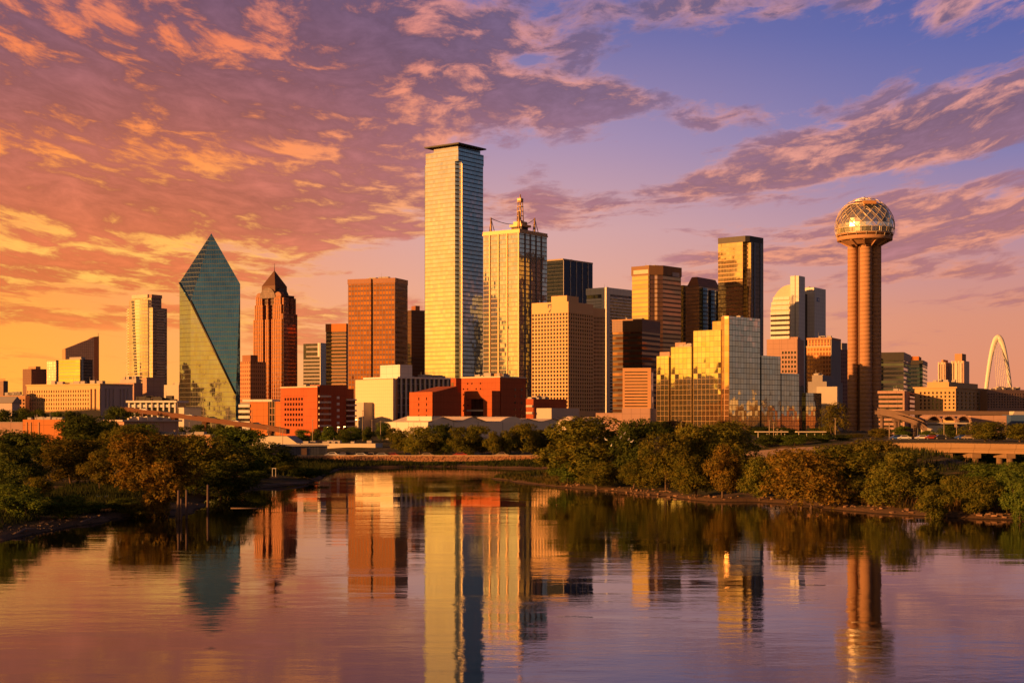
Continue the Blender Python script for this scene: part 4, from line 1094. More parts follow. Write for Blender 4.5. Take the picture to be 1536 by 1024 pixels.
    MB().tube((0, 0, zc + Rr * .93), (0, 0, zl(295)), .45, .2, DARKM, 6).build('beacon', root)
ball_tower()

# ------------------------------------------------------------------ white arch bridge pylon
def arch():
    D = 2050.0; px = D / FPX
    cxp, base = 1497.3, 3.0
    root = empty('bridge_arch', (X(cxp, D), D, 3), 0, 'tall white parabolic bridge arch with hanging cables, far right horizon', 'bridge arch')
    WHT = m_plain('arch_white', (.78, .72, .62), .5, .06, .05)
    Ht = Z(506.5, D) - 3; hw = 17.2 * px
    zz = Z(584, D) - 3
    # half width grows towards the ground like a parabola
    P = []
    nn = 40
    for i in range(-nn, nn + 1):
        u = i / nn
        x = hw * u * math.sqrt((Ht) / (Ht - zz)) if False else hw * 1.28 * u
        P.append(Vector((x, -4 * u, Ht * (1 - abs(u) ** 2.05))))
    mb = MB(); nr = 10; rings = []
    for i, p in enumerate(P):
        d_ = (P[min(i + 1, len(P) - 1)] - P[max(i - 1, 0)]).normalized()
        n_ = Vector((0, 1, 0)); s_ = d_.cross(n_).normalized()
        u = abs(i - nn) / nn; w_ = 2.9 + 1.6 * (1 - u) ** 3
        rings.append([p + s_ * math.cos(2 * math.pi * k / nr) * w_ + n_ * math.sin(2 * math.pi * k / nr) * 2.2 for k in range(nr)])
    for i in range(len(rings) - 1):
        for k in range(nr): mb.face([rings[i][k], rings[i][(k + 1) % nr], rings[i + 1][(k + 1) % nr], rings[i + 1][k]], WHT, None, True)
    mb.build('arch_rib', root)
    deck = MB(); deck.box(-60, 60, -40, -26, 8, 10, CONC); deck.build('deck', root)
    for k in range(7):
        u = (k - 3) / 3 * .28
        MB().tube((hw * 1.28 * u, 0, Ht * (1 - abs(u) ** 2.05) - 3), (hw * (u * 2.2), -33, 10), .34, .34, WHT, 4).build('cable', root)
arch()

# ------------------------------------------------------------------ right: beige hotel with square windows and long wing
B = Bld('hotel', 'beige block with rows of square windows and a set-back top storey, before the white arch', 'building', 1372, 1433.6, 1481, 800, 31, zg=5)
w, d = B.w, B.d; zb, zt = B.z(614), B.z(586); H = B.z(582)
SAND = m_plain('sandstone', (.56, .36, .17), .85, .14, .06)
B.box('core', SAND, -w + .7, -.7, .7, d, 0, H - .5, ROOFM)
xw = B.fx(1378)
B.punch('f', xw, 0, zb, zt, 9, 5, .46, .58, SAND, PANE, .65, part='front_wall')
B.punch('r', 0, d, zb, zt, 8, 5, .46, .58, SAND, PANE, .65, part='side_wall')
mb = MB(); mb.box(-w, xw - .004, 0, .69, 0, H, SAND); mb.box(xw, -.66, 0, .69, 0, zb - .002, SAND); mb.box(-.655, 0, 0, d, 0, zb - .002, SAND)
mb.box(xw, -.66, 0, .69, zt + .002, H, SAND); mb.box(-.655, 0, 0, d, zt + .002, H, SAND); mb.box(-w - .8, .8, -.8, d, H + .004, H + .8, SAND, ROOFM)
B.add('cornice', mb)
B.box('set_back_storey', SAND, B.fx(1387), -5, 5, d - 2, H + .804, B.z(572), ROOFM)
B.clutter(PLANT, B.fx(1390), -8, 7, d * .6, B.z(572), 5, 4, 2, 5)
B.done()
B = Bld('office_block', 'long low brown wing with a fine window grid at the right edge of the skyline', 'building', 1470, 1481, 1600, 835, 66, zg=5)
B.box('core', GREYC, -B.w, -.6, .6, B.d, 0, B.z(586), ROOFM)
B.punch('r', 0, B.d, B.z(612), B.z(589), 30, 6, .6, .55, m_plain('brown_precast', (.33, .20, .15), .85, .15, .06), PANE, .5, part='side_wall')
mb = MB(); BP = bpy.data.materials['brown_precast']; mb.box(-B.w, 0, 0, B.d, B.z(589) + .002, B.z(584), BP, ROOFM); mb.box(-.59, 0, .61, B.d, 0, B.z(612) - .002, BP); mb.box(-B.w, 0, 0, .59, 0, B.z(589), BP)
B.add('wall', mb); B.clutter(PLANT, -B.w * .8, -2, 4, B.d * .9, B.z(584), 12, 14, 2, 5); B.done()
B = Bld('office_block', 'low block with white horizontal bands and a dark gridded side, beside the sphere-topped tower', 'building', 1318, 1354, 1379, 790, 20, zg=5)
B.box('glass_core', G_DK, -B.w, 0, 0, B.d, 0, B.z(592), ROOFM)
B.bands('spandrels', PINKC, 'f', 0, B.z(590), 9, .52, .6)
mb = MB(); mb.box(-B.w - .6, 1, -.8, B.d, B.z(590) + .002, B.z(586), PINKC, ROOFM); mb.box(.004, 1, -.7, B.ry(1362), 0, B.z(590), PINKC)
B.add('frame', mb)
B.bands('balconies', PINKC, 'r', 0, B.z(590), 8, .4, .5, y0=B.ry(1362) + .1)
B.clutter(PLANT, -B.w * .8, -3, 4, B.d * .5, B.z(586), 5, 17, 2, 4)

# ------------------------------------------------------------------ left: long beige office and its neighbours
B = Bld('office_block', 'long sunlit cream office building with five rows of narrow windows', 'office block', 40, 150, 199, 1000, 30)
w, d = B.w, B.d; zb, zt = B.z(615), B.z(583); H = B.z(577)
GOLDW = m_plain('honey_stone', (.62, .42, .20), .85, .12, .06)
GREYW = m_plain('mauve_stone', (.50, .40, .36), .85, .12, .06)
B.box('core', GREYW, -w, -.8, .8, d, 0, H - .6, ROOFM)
x1 = B.fx(134)
B.punch('f', -w, x1, zb, zt, 26, 5, .42, .60, GOLDW, PANE, .7, part='front_wall')
mb = MB(); mb.box(-w, 0, 0, .79, zt + .002, H, GOLDW); mb.box(-w, 0, 0, .79, 0, zb - .002, GOLDW)
for lo, hi in ((134, 136), (139, 142), (145, 150)): mb.box(B.fx(lo) + .003, B.fx(hi), -.3, .78, zb, zt, GOLDW)
mb.box(-w - .4, .5, -.6, d, H + .004, H + .9, GOLDW, ROOFM)
B.add('pier', mb)
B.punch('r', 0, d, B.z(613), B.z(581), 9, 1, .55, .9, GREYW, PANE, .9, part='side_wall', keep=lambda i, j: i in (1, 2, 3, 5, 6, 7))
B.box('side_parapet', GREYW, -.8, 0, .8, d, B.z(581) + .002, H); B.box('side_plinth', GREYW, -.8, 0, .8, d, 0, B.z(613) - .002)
B.clutter(PLANT, -w * .8, -6, 5, d * .6, H + .9, 16, 31, 2.6, 7); B.done()
B = Bld('office_block', 'small low gridded wing at the left edge beside the long cream office', 'building', -10, 38, 44, 1020, 14)
B.box('core', TAN, -B.w, 0, .6, B.d, 0, B.z(596), ROOFM)
B.punch('f', -B.w, 0, B.z(613), B.z(597.5), 10, 3, .55, .55, TAN, PANE, .5, part='front_wall')
B.box('parapet', TAN, -B.w - .3, .3, -.3, B.d, B.z(597.5) + .004, B.z(593), ROOFM); B.clutter(PLANT, -B.w * .8, -3, 4, B.d * .6, B.z(593), 8, 33, 3, 6); B.done()
B = Bld('building', 'low mauve hall with a sloping dark roof at the left edge, above the pink wall', 'building', -30, 18, 30, 900, 20)
H = B.z(604)
B.box('wall', GREYW, -B.w, 0, 0, B.d, 0, H)
mb = MB(); mb.face([(-B.w - 1, -1, H), (1, -1, H), (1, B.d / 2, H + 4), (-B.w - 1, B.d / 2, H + 4)], GREYC); mb.face([(1, B.d + 1, H), (-B.w - 1, B.d + 1, H), (-B.w - 1, B.d / 2, H + 4), (1, B.d / 2, H + 4)], GREYC); mb.face([(1, -1, H), (1, B.d + 1, H), (1, B.d / 2, H + 4)], GREYC)
B.add('roof', mb)
B = Bld('building', 'plain mauve box right behind the long cream office', 'building', 170, 201, 221, 1120, 40)
B.box('wall', PINKC, -B.w, 0, 0, B.d, 0, B.z(574), ROOFM); B.box('roof_house', PLANT, -B.w * .9, -3, 4, B.d * .7, B.z(574) + .004, B.z(568), ROOFM)
B.clutter(PLANT, -B.w * .8, -3, 4, B.d * .6, B.z(568), 6, 35, 2.5, 5)
B = Bld('building', 'blank pinkish box below the residential tower, right of the mauve box', 'building', 214, 220, 246, 1060, 60)
B.box('wall', PINKC, -B.w, 0, 0, B.d, 0, B.z(567), ROOFM); B.box('parapet', PINKC, -B.w - .3, .3, -.3, B.d + .3, B.z(567) + .004, B.z(565.8), ROOFM)
B = Bld('building', 'small sunlit cream box tucked against the left side of the teal prism', 'building', 246, 268, 280, 1350, 15)
B.box('wall', CREAM, -B.w, 0, 0, B.d, 0, B.z(577), ROOFM); B.box('roof_house', CREAM, B.fx(260), -1, 3, B.d - 3, B.z(577) + .004, B.z(573), ROOFM); B.clutter(PLANT, -B.w + 1, B.fx(259), 3, 10, B.z(577), 3, 36, 2, 3)
# low hall with a white column front
B = Bld('hall', 'low hall with a flat white roof edge over a dark columned front', 'building', 193, 262, 270, 900, 8)
H = B.z(603.5)
B.box('core', m_pane('hall_glass', (.02, .02, .025), .15), -B.w, 0, 2.5, B.d + 10, 0, H, ROOFM)
B.box('roof_edge', WHITE, -B.w - 1.5, 1.5, -1, B.d + 11, H + .004, B.z(600.5), ROOFM)
B.box('fascia', WHITE, -B.w - .5, .5, 1, 2.496, B.z(610.5), B.z(606.5))
for k in range(9):
    xk_ = -B.w + k * B.w / 8
    B.box('column', WHITE, xk_ - .5, xk_ + .5, .2, .996, 0, H)
B.clutter(DARKM, -B.w, -2, 3, 12, B.z(600.5), 22, 41, 3.2, 6)
B = Bld('wall', 'small grey windowless service box in front of the base of the teal prism', 'building', 268, 276, 302, 860, 64)
B.box('wall', CONC, -B.w, 0, 0, B.d, 0, B.z(611.5), ROOFM); B.box('coping', WHITE, -B.w - .3, .3, -.3, B.d + .3, B.z(611.5) + .004, B.z(610.9), ROOFM)
B.root.name = 'service_building'

# ------------------------------------------------------------------ low brick quarter
B = Bld('office_block', 'low orange office with a white-striped end and dark glazed strip, right of the teal prism', 'office block', 358, 426, 440, 820, 12)
w, d = B.w, B.d; H = B.z(602)
B.box('core', GREYC, -w + .5, -.5, .6, d, 0, H - .5, ROOFM)
xs1, xs2, xs3 = B.fx(375), B.fx(402), B.fx(413)
B.box('glazing', G_DK, -w, xs1, .3, .596, 0, H - 3)
B.bands('stripes', WHITE, 'f', 0, H, 6, .5, .5, x0=-w, x1=xs1, y0=.3)
B.box('blank_wall', ORANGE, xs1 + .004, xs2, 0, .59, 0, H)
B.box('glazing', G_DK, xs2 + .004, xs3, .35, .59, 0, H)
mb = MB()
for k in range(3): mb.box(xs2 + .5 + k * (xs3 - xs2 - 1) / 2, xs2 + .8 + k * (xs3 - xs2 - 1) / 2, .1, .346, 0, H, TAN)
for k in range(4): mb.box(xs2 + .9, xs3, .18, .34, H * (k + 1) / 5, H * (k + 1) / 5 + .4, TAN)
B.add('mullions', mb)
B.box('blank_wall', ORANGE, xs3 + .004, 0, 0, .59, 0, H)
B.box('roof_storey', WHITE, B.fx(360), B.fx(405), 3, d, H + .004, B.z(598.5), ROOFM)

B = Bld('office_block', 'orange brick block with sunlit window rows and striped balconies on its shaded side', 'office block', 421, 476, 533, 780, 44)
w, d = B.w, B.d; H = B.z(580.5)
B.box('core', BRICK, -w + .6, -.6, .6, d - .6, 0, H - .6, ROOFM)
xw0, xw1 = B.fx(426), B.fx(455); zw0, zw1 = B.z(641), B.z(594)
B.punch('f', xw0, xw1, zw0, zw1, 7, 6, .62, .5, BRICK, PANE, .6, part='front_wall')
mb = MB(); mb.box(-w, xw0 - .003, 0, .59, 0, H, BRICK); mb.box(xw1 + .003, -.004, 0, .59, 0, H, BRICK); mb.box(xw0, xw1, 0, .59, zw1 + .002, H, BRICK); mb.box(xw0, xw1, 0, .59, 0, zw0 - .002, BRICK)
mb.box(-w - .2, .2, -.2, .8, H + .004, H + .6, CREAM)
B.add('front_wall', mb)
yA, yB = B.ry(495), B.ry(519)
mb = MB(); mb.box(-.59, 0, yA, yB, 0, B.z(593), BRICK2); mb.box(-8, .3, B.ry(479), B.ry(520), B.z(593) + .004, B.z(577), BRICK2, ROOFM)
B.add('side_wall', mb)
B.box('side_glazing', G_DK, -.58, -.2, .604, yA - .004, 0, B.z(593)); B.box('side_glazing', G_DK, -.58, -.2, yB + .004, d, 0, B.z(598))
for y0, y1, n_, zt_ in ((.61, yA - .004, 7, B.z(592)), (yB + .004, d + .2, 7, B.z(597))):
    for k in range(n_):
        B.box('balcony', CREAM, -.198, 1.0, y0, y1, zt_ * (k + .62) / n_, zt_ * (k + .92) / n_)
mb = MB(); mk = B.ry(507)
for k in range(7): mb.box(.003, .2, mk - .9, mk + .9, 3 + k * 3.4, 4.4 + k * 3.4, WHITE)
B.add('louvre', mb)
B.clutter(PLANT, -w * .6, -10, 3, d * .5, H, 7, 44, 2, 4); B.done()

B = Bld('office_block', 'white building with a huge blank sunlit end wall and a dark gridded glass side', 'office block', 533, 589.5, 686, 860, 48)
w, d = B.w, B.d; H = B.z(568)
BLW = m_plain('blank_cream_wall', (.72, .60, .40), .85, .06, .05, joints=(2.0, 2.0))
B.box('end_wall', BLW, -w, 0, 0, 2, 0, H, ROOFM)
B.box('glazed_side', m_glass('dark_strip_glass', (.05, .045, .06), (2.0, 4.2), .06, .1, .18, (.22, .20, .2), (.03, .03, .03), .08, .02, .6, .6), -w, -.8, 2.004, d, 0, B.z(567), ROOFM)
mb = MB()
for k in range(14):
    y_ = 2.3 + k * (d - 3) / 13
    mb.box(-.796, .3, y_, y_ + .7, 0, B.z(567), WHITE if k > 0 else TAN)
B.add('mullions', mb)
mb = MB(); mb.box(-w * .9, .6, 3, d + .4, B.z(567) + .004, B.z(564.5), WHITE, ROOFM)
B.add('roof_edge', mb)
B.box('penthouse', WHITE, -w * .62, -w * .1, 8, d * .35, B.z(564.5) + .004, B.z(546), ROOFM)
B.clutter(PLANT, -w * .8, -3, d * .5, d * .9, B.z(564.5), 10, 51, 2, 5)
B.box('lower_annex', CONC, -w * .98, -w * .52, -7, -.004, 0, B.z(603), ROOFM)

B = Bld('brick_block', 'small orange brick block with narrow window slots, right of the big blank wall', 'brick building', 614, 648.5, 692, 770, 46)
w, d = B.w, B.d; H = B.z(587.5)
B.box('core', BRICK2, -w, -.0, .6, d, 0, H, ROOFM)
B.punch('f', -w, 0, 3, H - 2.0, 6, 6, .26, .5, BRICK, PANE, .55, part='front_wall', keep=lambda i, j: i in (2, 4))
B.box('front_plinth', BRICK, -w, 0, 0, .59, 0, 2.998); B.box('front_parapet', BRICK, -w, 0, 0, .59, H - 1.998, H, ROOFM)
mb = MB(); y0, y1 = 3, d * .96
mb.face([(-w, y0, H + .01), (-2, y0, H + .01), (-2, y1, B.z(578)), (-w, y1, B.z(578))], BRICK2); mb.face([(-2, y0, H + .01), (-2, y1, H + .01), (-2, y1, B.z(578))], BRICK2); mb.face([(-w, y1, H), (-2, y1, H), (-2, y1, B.z(578)), (-w, y1, B.z(578))], BRICK2)
B.add('wedge_roof', mb); B.done()
B = Bld('brick_block', 'large orange brick block with a stepped front and dark balcony recess, below the champagne tower', 'brick building', 692, 750, 789, 790, 38)
w, d = B.w, B.d; H = B.z(566)
B.box('core', BRICK2, -w, 0, .8, d, 0, H, ROOFM)
B.punch('f', -w, 0, B.z(628), H - 1.5, 9, 7, .30, .30, BRICK, PANE, .6, part='front_wall', keep=lambda i, j: (i + 2 * j) % 3 != 0 and i < 5)
B.box('front_plinth', BRICK, -w, 0, 0, .79, 0, B.z(628) - .002); B.box('front_parapet', BRICK, -w, 0, 0, .79, H - 1.498, H, ROOFM); B.box('coping', CREAM, -w - .2, .3, -.2, d, H + .004, H + .7, ROOFM)
xa, xb_ = B.fx(712), B.fx(737)
mb = MB(); mb.box(xa, .0, -7, -.004, B.z(598), B.z(586), BRICK, ROOFM); mb.box(xb_, 0, -7, -.004, 0, B.z(598) - .004, BRICK); mb.box(xa, xb_ - .004, -3, -.004, 0, B.z(598) - .004, G_DK)
B.add('stepped_front', mb)
for k in range(4): B.box('balcony', CONC, xa - .3, xb_ - .01, -6.5, -3.004, 2.5 + k * 3.6, 3.5 + k * 3.6)
mb = MB()
for k in range(7):
    for y_ in (d * .55, d * .8): mb.box(.002, .16, y_, y_ + 1.1, 3 + k * 3.6, 4.3 + k * 3.6, PANE)
B.add('side_window', mb)
B.clutter(PLANT, -w * .8, -3, 4, d * .7, H + .7, 10, 52, 2.2, 5)
B.box('rooftop_house', TAN, -w * .55, -w * .2, 8, d * .6, H + .704, B.z(559), ROOFM); B.done()
B = Bld('brick_block', 'narrow dark stair block with a column of bright openings between two orange brick blocks', 'brick building', 676, 684, 694, 815, 40)
B.box('wall', BRICK2, -B.w, 0, 0, B.d, 0, B.z(567), ROOFM)
for k in range(8):
    z_ = 3 + k * 3.5
    B.box('window', m_glass('bright_opening', (.95, .75, .4), (9, 9), 0, 0, jit=0, wave=0) if k == 0 else bpy.data.materials['bright_opening'], -1.6 - B.w * .45, -B.w * .45, -.12, -.003, z_, z_ + 1.9)
B = Bld('brick_block', 'low dark brick and concrete terrace block in the shadow beneath the square-windowed tower', 'brick building', 770, 800, 850, 860, 40)
B.box('wall', BRICK2, -B.w, 0, 0, B.d, 0, B.z(598), ROOFM)
B.box('lower_wing', CONC, .004, 12, 2, B.d * .9, 0, B.z(612), ROOFM)
B.bands('terrace', CONC, 'f', 0, B.z(600), 5, .3, 1.2)
B.clutter(PLANT, -B.w * .8, -2, 4, B.d * .6, B.z(598), 8, 54, 3, 4)

# ------------------------------------------------------------------ white exhibition halls
B = Bld('exhibition_hall', 'long white windowless hall with low gabled roofs, behind the row of embankment trees', 'hall', 577, 642, 850, 620, 60)
w, d = B.w, B.d; H = B.z(633)
HALL = m_plain('white_hall_wall', (.66, .58, .50), .8, .06, .04, joints=(12, 30))
B.box('wall', HALL, -w, 0, 0, d, 0, H, ROOFM)
HR = m_plain('white_membrane_roof', (.70, .55, .45), .7, .08, .05)
def gable(y0, y1, ytop, x0=-w * .9, x1=-3.0):
    mb = MB(); zt_ = B.z(ytop); ym_ = (y0 + y1) / 2
    mb.face([(x1, y0, H + .01), (x1, y1, H + .01), (x1, ym_, zt_)], HALL)
    mb.face([(x1 + 1, y0 - .5, H + .02), (x1 + 1, ym_, zt_ + .2), (x0, ym_, zt_ + .2), (x0, y0 - .5, H + .02)], HR)
    mb.face([(x1 + 1, ym_, zt_ + .2), (x1 + 1, y1 + .5, H + .02), (x0, y1 + .5, H + .02), (x0, ym_, zt_ + .2)], HR)
    mb.face([(x0, y1, H + .01), (x0, y0, H + .01), (x0, ym_, zt_)], HALL)
    return B.add('gable_roof', mb)
for lo, hi, tp in ((646, 690, 625.5), (690, 735, 625), (775, 815, 628), (815, 850, 628.5)): gable(B.ry(lo), B.ry(hi), tp)
B.box('upper_wall', HALL, -w * .62, -w * .05, 3, B.ry(665), H + .004, B.z(624), HR)
mb = MB()
arc = [(B.ry(752) + (B.ry(792) - B.ry(752)) * k / 8, H + (B.z(624.5) - H) * math.sin(math.pi * k / 8)) for k in range(9)]
for k in range(8): mb.face([(-2, arc[k][0], arc[k][1]), (-2, arc[k + 1][0], arc[k + 1][1]), (-w * .7, arc[k + 1][0], arc[k + 1][1]), (-w * .7, arc[k][0], arc[k][1])], HR)
mb.face([(-2, y_, z_) for y_, z_ in arc], HALL)
B.add('vault_roof', mb)
B = Bld('exhibition_hall', 'smaller white hall with a gabled end, partly hidden by the largest right-bank tree', 'hall', 835, 849.5, 905, 600, 62)
w, d = B.w, B.d; H = B.z(632.5)
B.box('wall', HALL, -w, 0, 0, d, 0, H, ROOFM); gable(.5, d * .55, 625, -w, -.5); gable(d * .55, d, 626, -w, -.5)

# ------------------------------------------------------------------ low roofs on the left
B = Bld('warehouse', 'low orange sunlit shed at the left edge with pale streaks, behind dark trees', 'shed', 34, 97, 112, 520, 10)
B.box('wall', ORANGE, -B.w, 0, 0, B.d, 0, B.z(629), ROOFM)
B.fins('pilaster', TAN, 'f', [B.fx(q) for q in (40, 46, 58)], 0, B.z(633), .5, .2); B.clutter(PLANT, -B.w, -1, 2, B.d * .8, B.z(629), 16, 61, 1.0, 3)
B = Bld('warehouse', 'low pink-walled shed at the far left edge beside the orange shed', 'shed', -60, 37, 50, 560, 5)
B.box('wall', PINKC, -B.w, 0, 0, B.d, 0, B.z(634), ROOFM); B.box('coping', GREYW, -B.w, .3, -.3, B.d, B.z(634) + .004, B.z(632.8), ROOFM)
B = Bld('warehouse', 'low grey flat-roofed shed with a pinkish end wall below the raised road', 'shed', 160, 186, 268, 540, 55)
B.box('wall', PINKC, -B.w, 0, 0, B.d, 0, B.z(632), ROOFM); B.box('roof_slab', GREYW, -B.w - 1, 1.2, -1, B.d + 1, B.z(632) + .004, B.z(629.5), GREYW)
B.clutter(PLANT, -B.w * .9, -2, 3, B.d * .9, B.z(629.5), 14, 62, 1.2, 4)
B = Bld('warehouse', 'long low cream wall of a shed just above the left bank treetops', 'shed', 222, 318, 330, 440, 8, zg=3)
B.box('wall', TAN, -B.w, 0, 0, B.d, 0, B.z(652), ROOFM); B.clutter(PLANT, -B.w * .95, -1, 2, B.d * .8, B.z(652), 10, 77, 1.0, 3); B.box('coping', CREAM, -B.w - .2, .2, -.2, B.d, B.z(652) + .004, B.z(651.3), ROOFM)
B = Bld('warehouse', 'long low yellow-lit shed with a raised sloping roof at its left end', 'shed', 378, 563, 574, 520, 7, zg=3)
H = B.z(665)
B.box('wall', CREAM, -B.w, 0, 0, B.d, 0, H, ROOFM)
mb = MB(); x0, x1, x2 = B.fx(380), B.fx(430), B.fx(445); zt_ = B.z(654)
mb.face([(x0, .5, H + .01), (x2, .5, H + .01), (x1, .5, zt_), (x0, .5, zt_)], CREAM); mb.face([(x2, .5, H + .01), (x2, 12, H + .01), (x1, 12, zt_), (x1, .5, zt_)], GREYW); mb.face([(x0, .5, zt_), (x1, .5, zt_), (x1, 12, zt_), (x0, 12, zt_)], ROOFM); mb.face([(x0, 12, H), (x0, .5, H), (x0, .5, zt_), (x0, 12, zt_)], CREAM)
B.add('raised_roof', mb); B.clutter(PLANT, B.fx(450), -2, 2, 8, H, 8, 66, 1.0, 3)
B = Bld('warehouse', 'dark blue-grey metal shed by the embankment road, behind the left bank trees', 'shed', 411, 418, 491, 452, 70, zg=2.4)
B.box('wall', m_glass('ribbed_metal', (.08, .085, .10), (.9, 60), .25, 0, line=(.055, .06, .07), rough=.5, metal=.2, jit=.002, var=.5), -B.w - 6, 0, 0, B.d, 0, B.z(669), ROOFM)
B.box('roof_edge', CREAM, -B.w - 7, .5, -.5, B.d + .5, B.z(669) + .004, B.z(667.4), CREAM)
B.box('door', m_plain('rusty_panel', (.22, .13, .08), .7, .3, .3), .003, .2, B.ry(452), B.ry(460), 0, B.z(672))

# ------------------------------------------------------------------ right: station deck, walls, viaduct
B = Bld('station_building', 'plain beige station wall block between the canopy arches and the blue hall', 'building', 1449, 1501.5, 1510, 600, 5, zg=5)
B.box('wall', PINKC, -B.w, 0, 0, B.d, 0, B.z(623), ROOFM)
B = Bld('blue_hall', 'blue metal hall with paler horizontal stripes at the right edge', 'hall', 1503, 1575, 1590, 620, 3, zg=5)
BLU = m_plain('blue_metal', (.05, .10, .24), .5, .12, .05)
B.box('wall', BLU, -B.w, 0, 0, B.d, 0, B.z(622), ROOFM)
B.fins('stripe', BLU, 'f', [], 0, 1) if False else None
mb = MB()
for q in (627, 632): mb.box(-B.w, 0, -.12, -.003, B.z(q), B.z(q) + .5, m_plain('pale_blue_stripe', (.30, .32, .40), .6, .1, .1) if q == 627 else mb.mats[0])
B.add('stripe', mb)
mb = MB(); mb.face([(B.fx(1520), 1, B.z(622) + .01), (B.fx(1560), 1, B.z(622) + .01), (B.fx(1548), 6, B.z(616.5)), (B.fx(1528), 6, B.z(616.5))], CREAM); mb.box(B.fx(1528), B.fx(1548), 6, 14, B.z(622), B.z(616.5), CREAM)
B.add('roof_light', mb)
def slab_path(mb, pts, wd_, th, mat, side=(0, 1, 0)):
    s_ = Vector(side)
    for i in range(len(pts) - 1):
        a, b_ = Vector(pts[i]), Vector(pts[i + 1]); u = s_ * (wd_ / 2); v = Vector((0, 0, th))
        A = [a - u, a + u, a + u + v, a - u + v]; C = [b_ - u, b_ + u, b_ + u + v, b_ - u + v]
        for k in range(4): mb.face([A[k], C[k], C[(k + 1) % 4], A[(k + 1) % 4]], mat)
        if i == 0: mb.face(A, mat)
        if i == len(pts) - 2: mb.face(list(reversed(C)), mat)
    return mb
def elevated(name, label, cat, pts, wd_, mat, piers, th=1.2, rail=1.0, zg=4.0, gap=.4):
    o = Vector(pts[0]); root = empty(name, (o.x, o.y, zg), 0, label, cat)
    L = [Vector(p) - Vector((o.x, o.y, zg)) for p in pts]
    slab_path(MB(), [p - Vector((0, 0, th)) for p in L], wd_, th, mat).build('deck', root)
    for s_ in (-1, 1):
        slab_path(MB(), [p + Vector((0, s_ * (wd_ / 2 - .16), .003)) for p in L], .3, rail, mat).build('parapet', root)
    for f in piers:
        k = min(int(f), len(L) - 2); p = L[k].lerp(L[k + 1], f - k)
        mb = MB(); mb.tube((p.x, p.y, -1), (p.x, p.y, p.z - th - 1.2), .8, .8, mat, 10); mb.box(p.x - 1, p.x + 1, p.y - wd_ * .42, p.y + wd_ * .42, p.z - th - 1.2, p.z - th - .004, mat)
        mb.build('pier', root)
    return root
RUST = m_plain('rusty_concrete', (.13, .055, .03), .85, .25, .1)
pts = [(X(q, D_), D_, Z(y_, D_)) for q, y_, D_ in ((184, 612.5, 736), (195, 614, 730), (262, 622, 700), (330, 631, 670), (400, 640, 640), (432, 646, 625))]
elevated('raised_road', 'rust-coloured raised road sloping down to the right in front of the teal prism', 'overpass', pts, 10, RUST, (.6, 1.3, 2.0, 2.7, 3.4, 4.2), 1.2, .8)
TRACK = m_plain('track_concrete', (.17, .11, .085), .85, .25, .1)
pts = [(X(q, D_), D_, Z(y_, D_)) for q, y_, D_ in ((1316, 617.5, 640), (1330, 618, 640), (1420, 618.5, 640), (1510, 619, 640), (1600, 619, 640))]
elevated('station_deck', 'long flat pinkish station deck running right from the sphere-topped tower', 'deck', pts, 9, TRACK, (.5, 1.2, 1.6, 2.2, 2.7, 3.3), 1.0, .7, 5)
for k, (dy, dD, lab) in enumerate(((0, 0, 'upper of two curved elevated tracks dropping from the station deck'), (4.5, -10, 'lower of two curved elevated tracks dropping from the station deck'))):
    pts = [(X(q, D_ + dD), D_ + dD, Z(y_ + dy, D_ + dD)) for q, y_, D_ in ((1318, 614, 605), (1335, 617, 600), (1352, 622, 594), (1368, 627, 586), (1380, 632, 576), (1388, 638, 566))]
    r_ = elevated('elevated_track', lab, 'track', pts, 5, TRACK, (1.5, 3.4), 1.0, .6, 5); r_['group'] = 'elevated tracks'
def station_canopy():
    D = 585.0; o = Vector((X(1384, D), D, 5.0)); root = empty('station_canopy', o, 0, 'station canopy of three shallow gull-wing arches above dark openings', 'canopy')
    x = lambda q: X(q, D) - o.x; z = lambda y: Z(y, D) - 5
    for k in range(3):
        a, b_ = x(1386 + 22 * k), x(1408 + 22 * k); mb = MB(); nn = 8
        up_ = [(a + (b_ - a) * i / nn, z(628) + (z(621.5) - z(628)) * math.sin(math.pi * i / nn)) for i in range(nn + 1)]
        for i in range(nn):
            (xa_, za_), (xb2, zb2) = up_[i], up_[i + 1]
            mb.face([(xa_, -4, za_), (xb2, -4, zb2), (xb2, 10, zb2), (xa_, 10, za_)], PINKC); mb.face([(xa_, -4, za_ - .7), (xb2, -4, zb2 - .7), (xb2, -4, zb2), (xa_, -4, za_)], PINKC); mb.face([(xb2, -4, zb2 - .7), (xa_, -4, za_ - .7), (xa_, 10, za_ - .7), (xb2, 10, zb2 - .7)], PINKC)
        mb.build('roof_arch', root)
    for q in (1386, 1408, 1430, 1452): MB().box(x(q) - .4, x(q) + .4, -3.5, -2.7, 0, z(628.5), PINKC).build('column', root)
    MB().box(x(1384), x(1452), -3.8, 9, z(635.5), z(633.5), CONC).build('platform_beam', root)
    MB().box(x(1386), x(1452), 8, 9.5, 0, z(633.6), GREYC).build('rear_wall', root)
    MB().box(x(1377), x(1411), -5.5, -4.3, 0, z(637.5), CREAM).build('front_wall', root)
station_canopy()
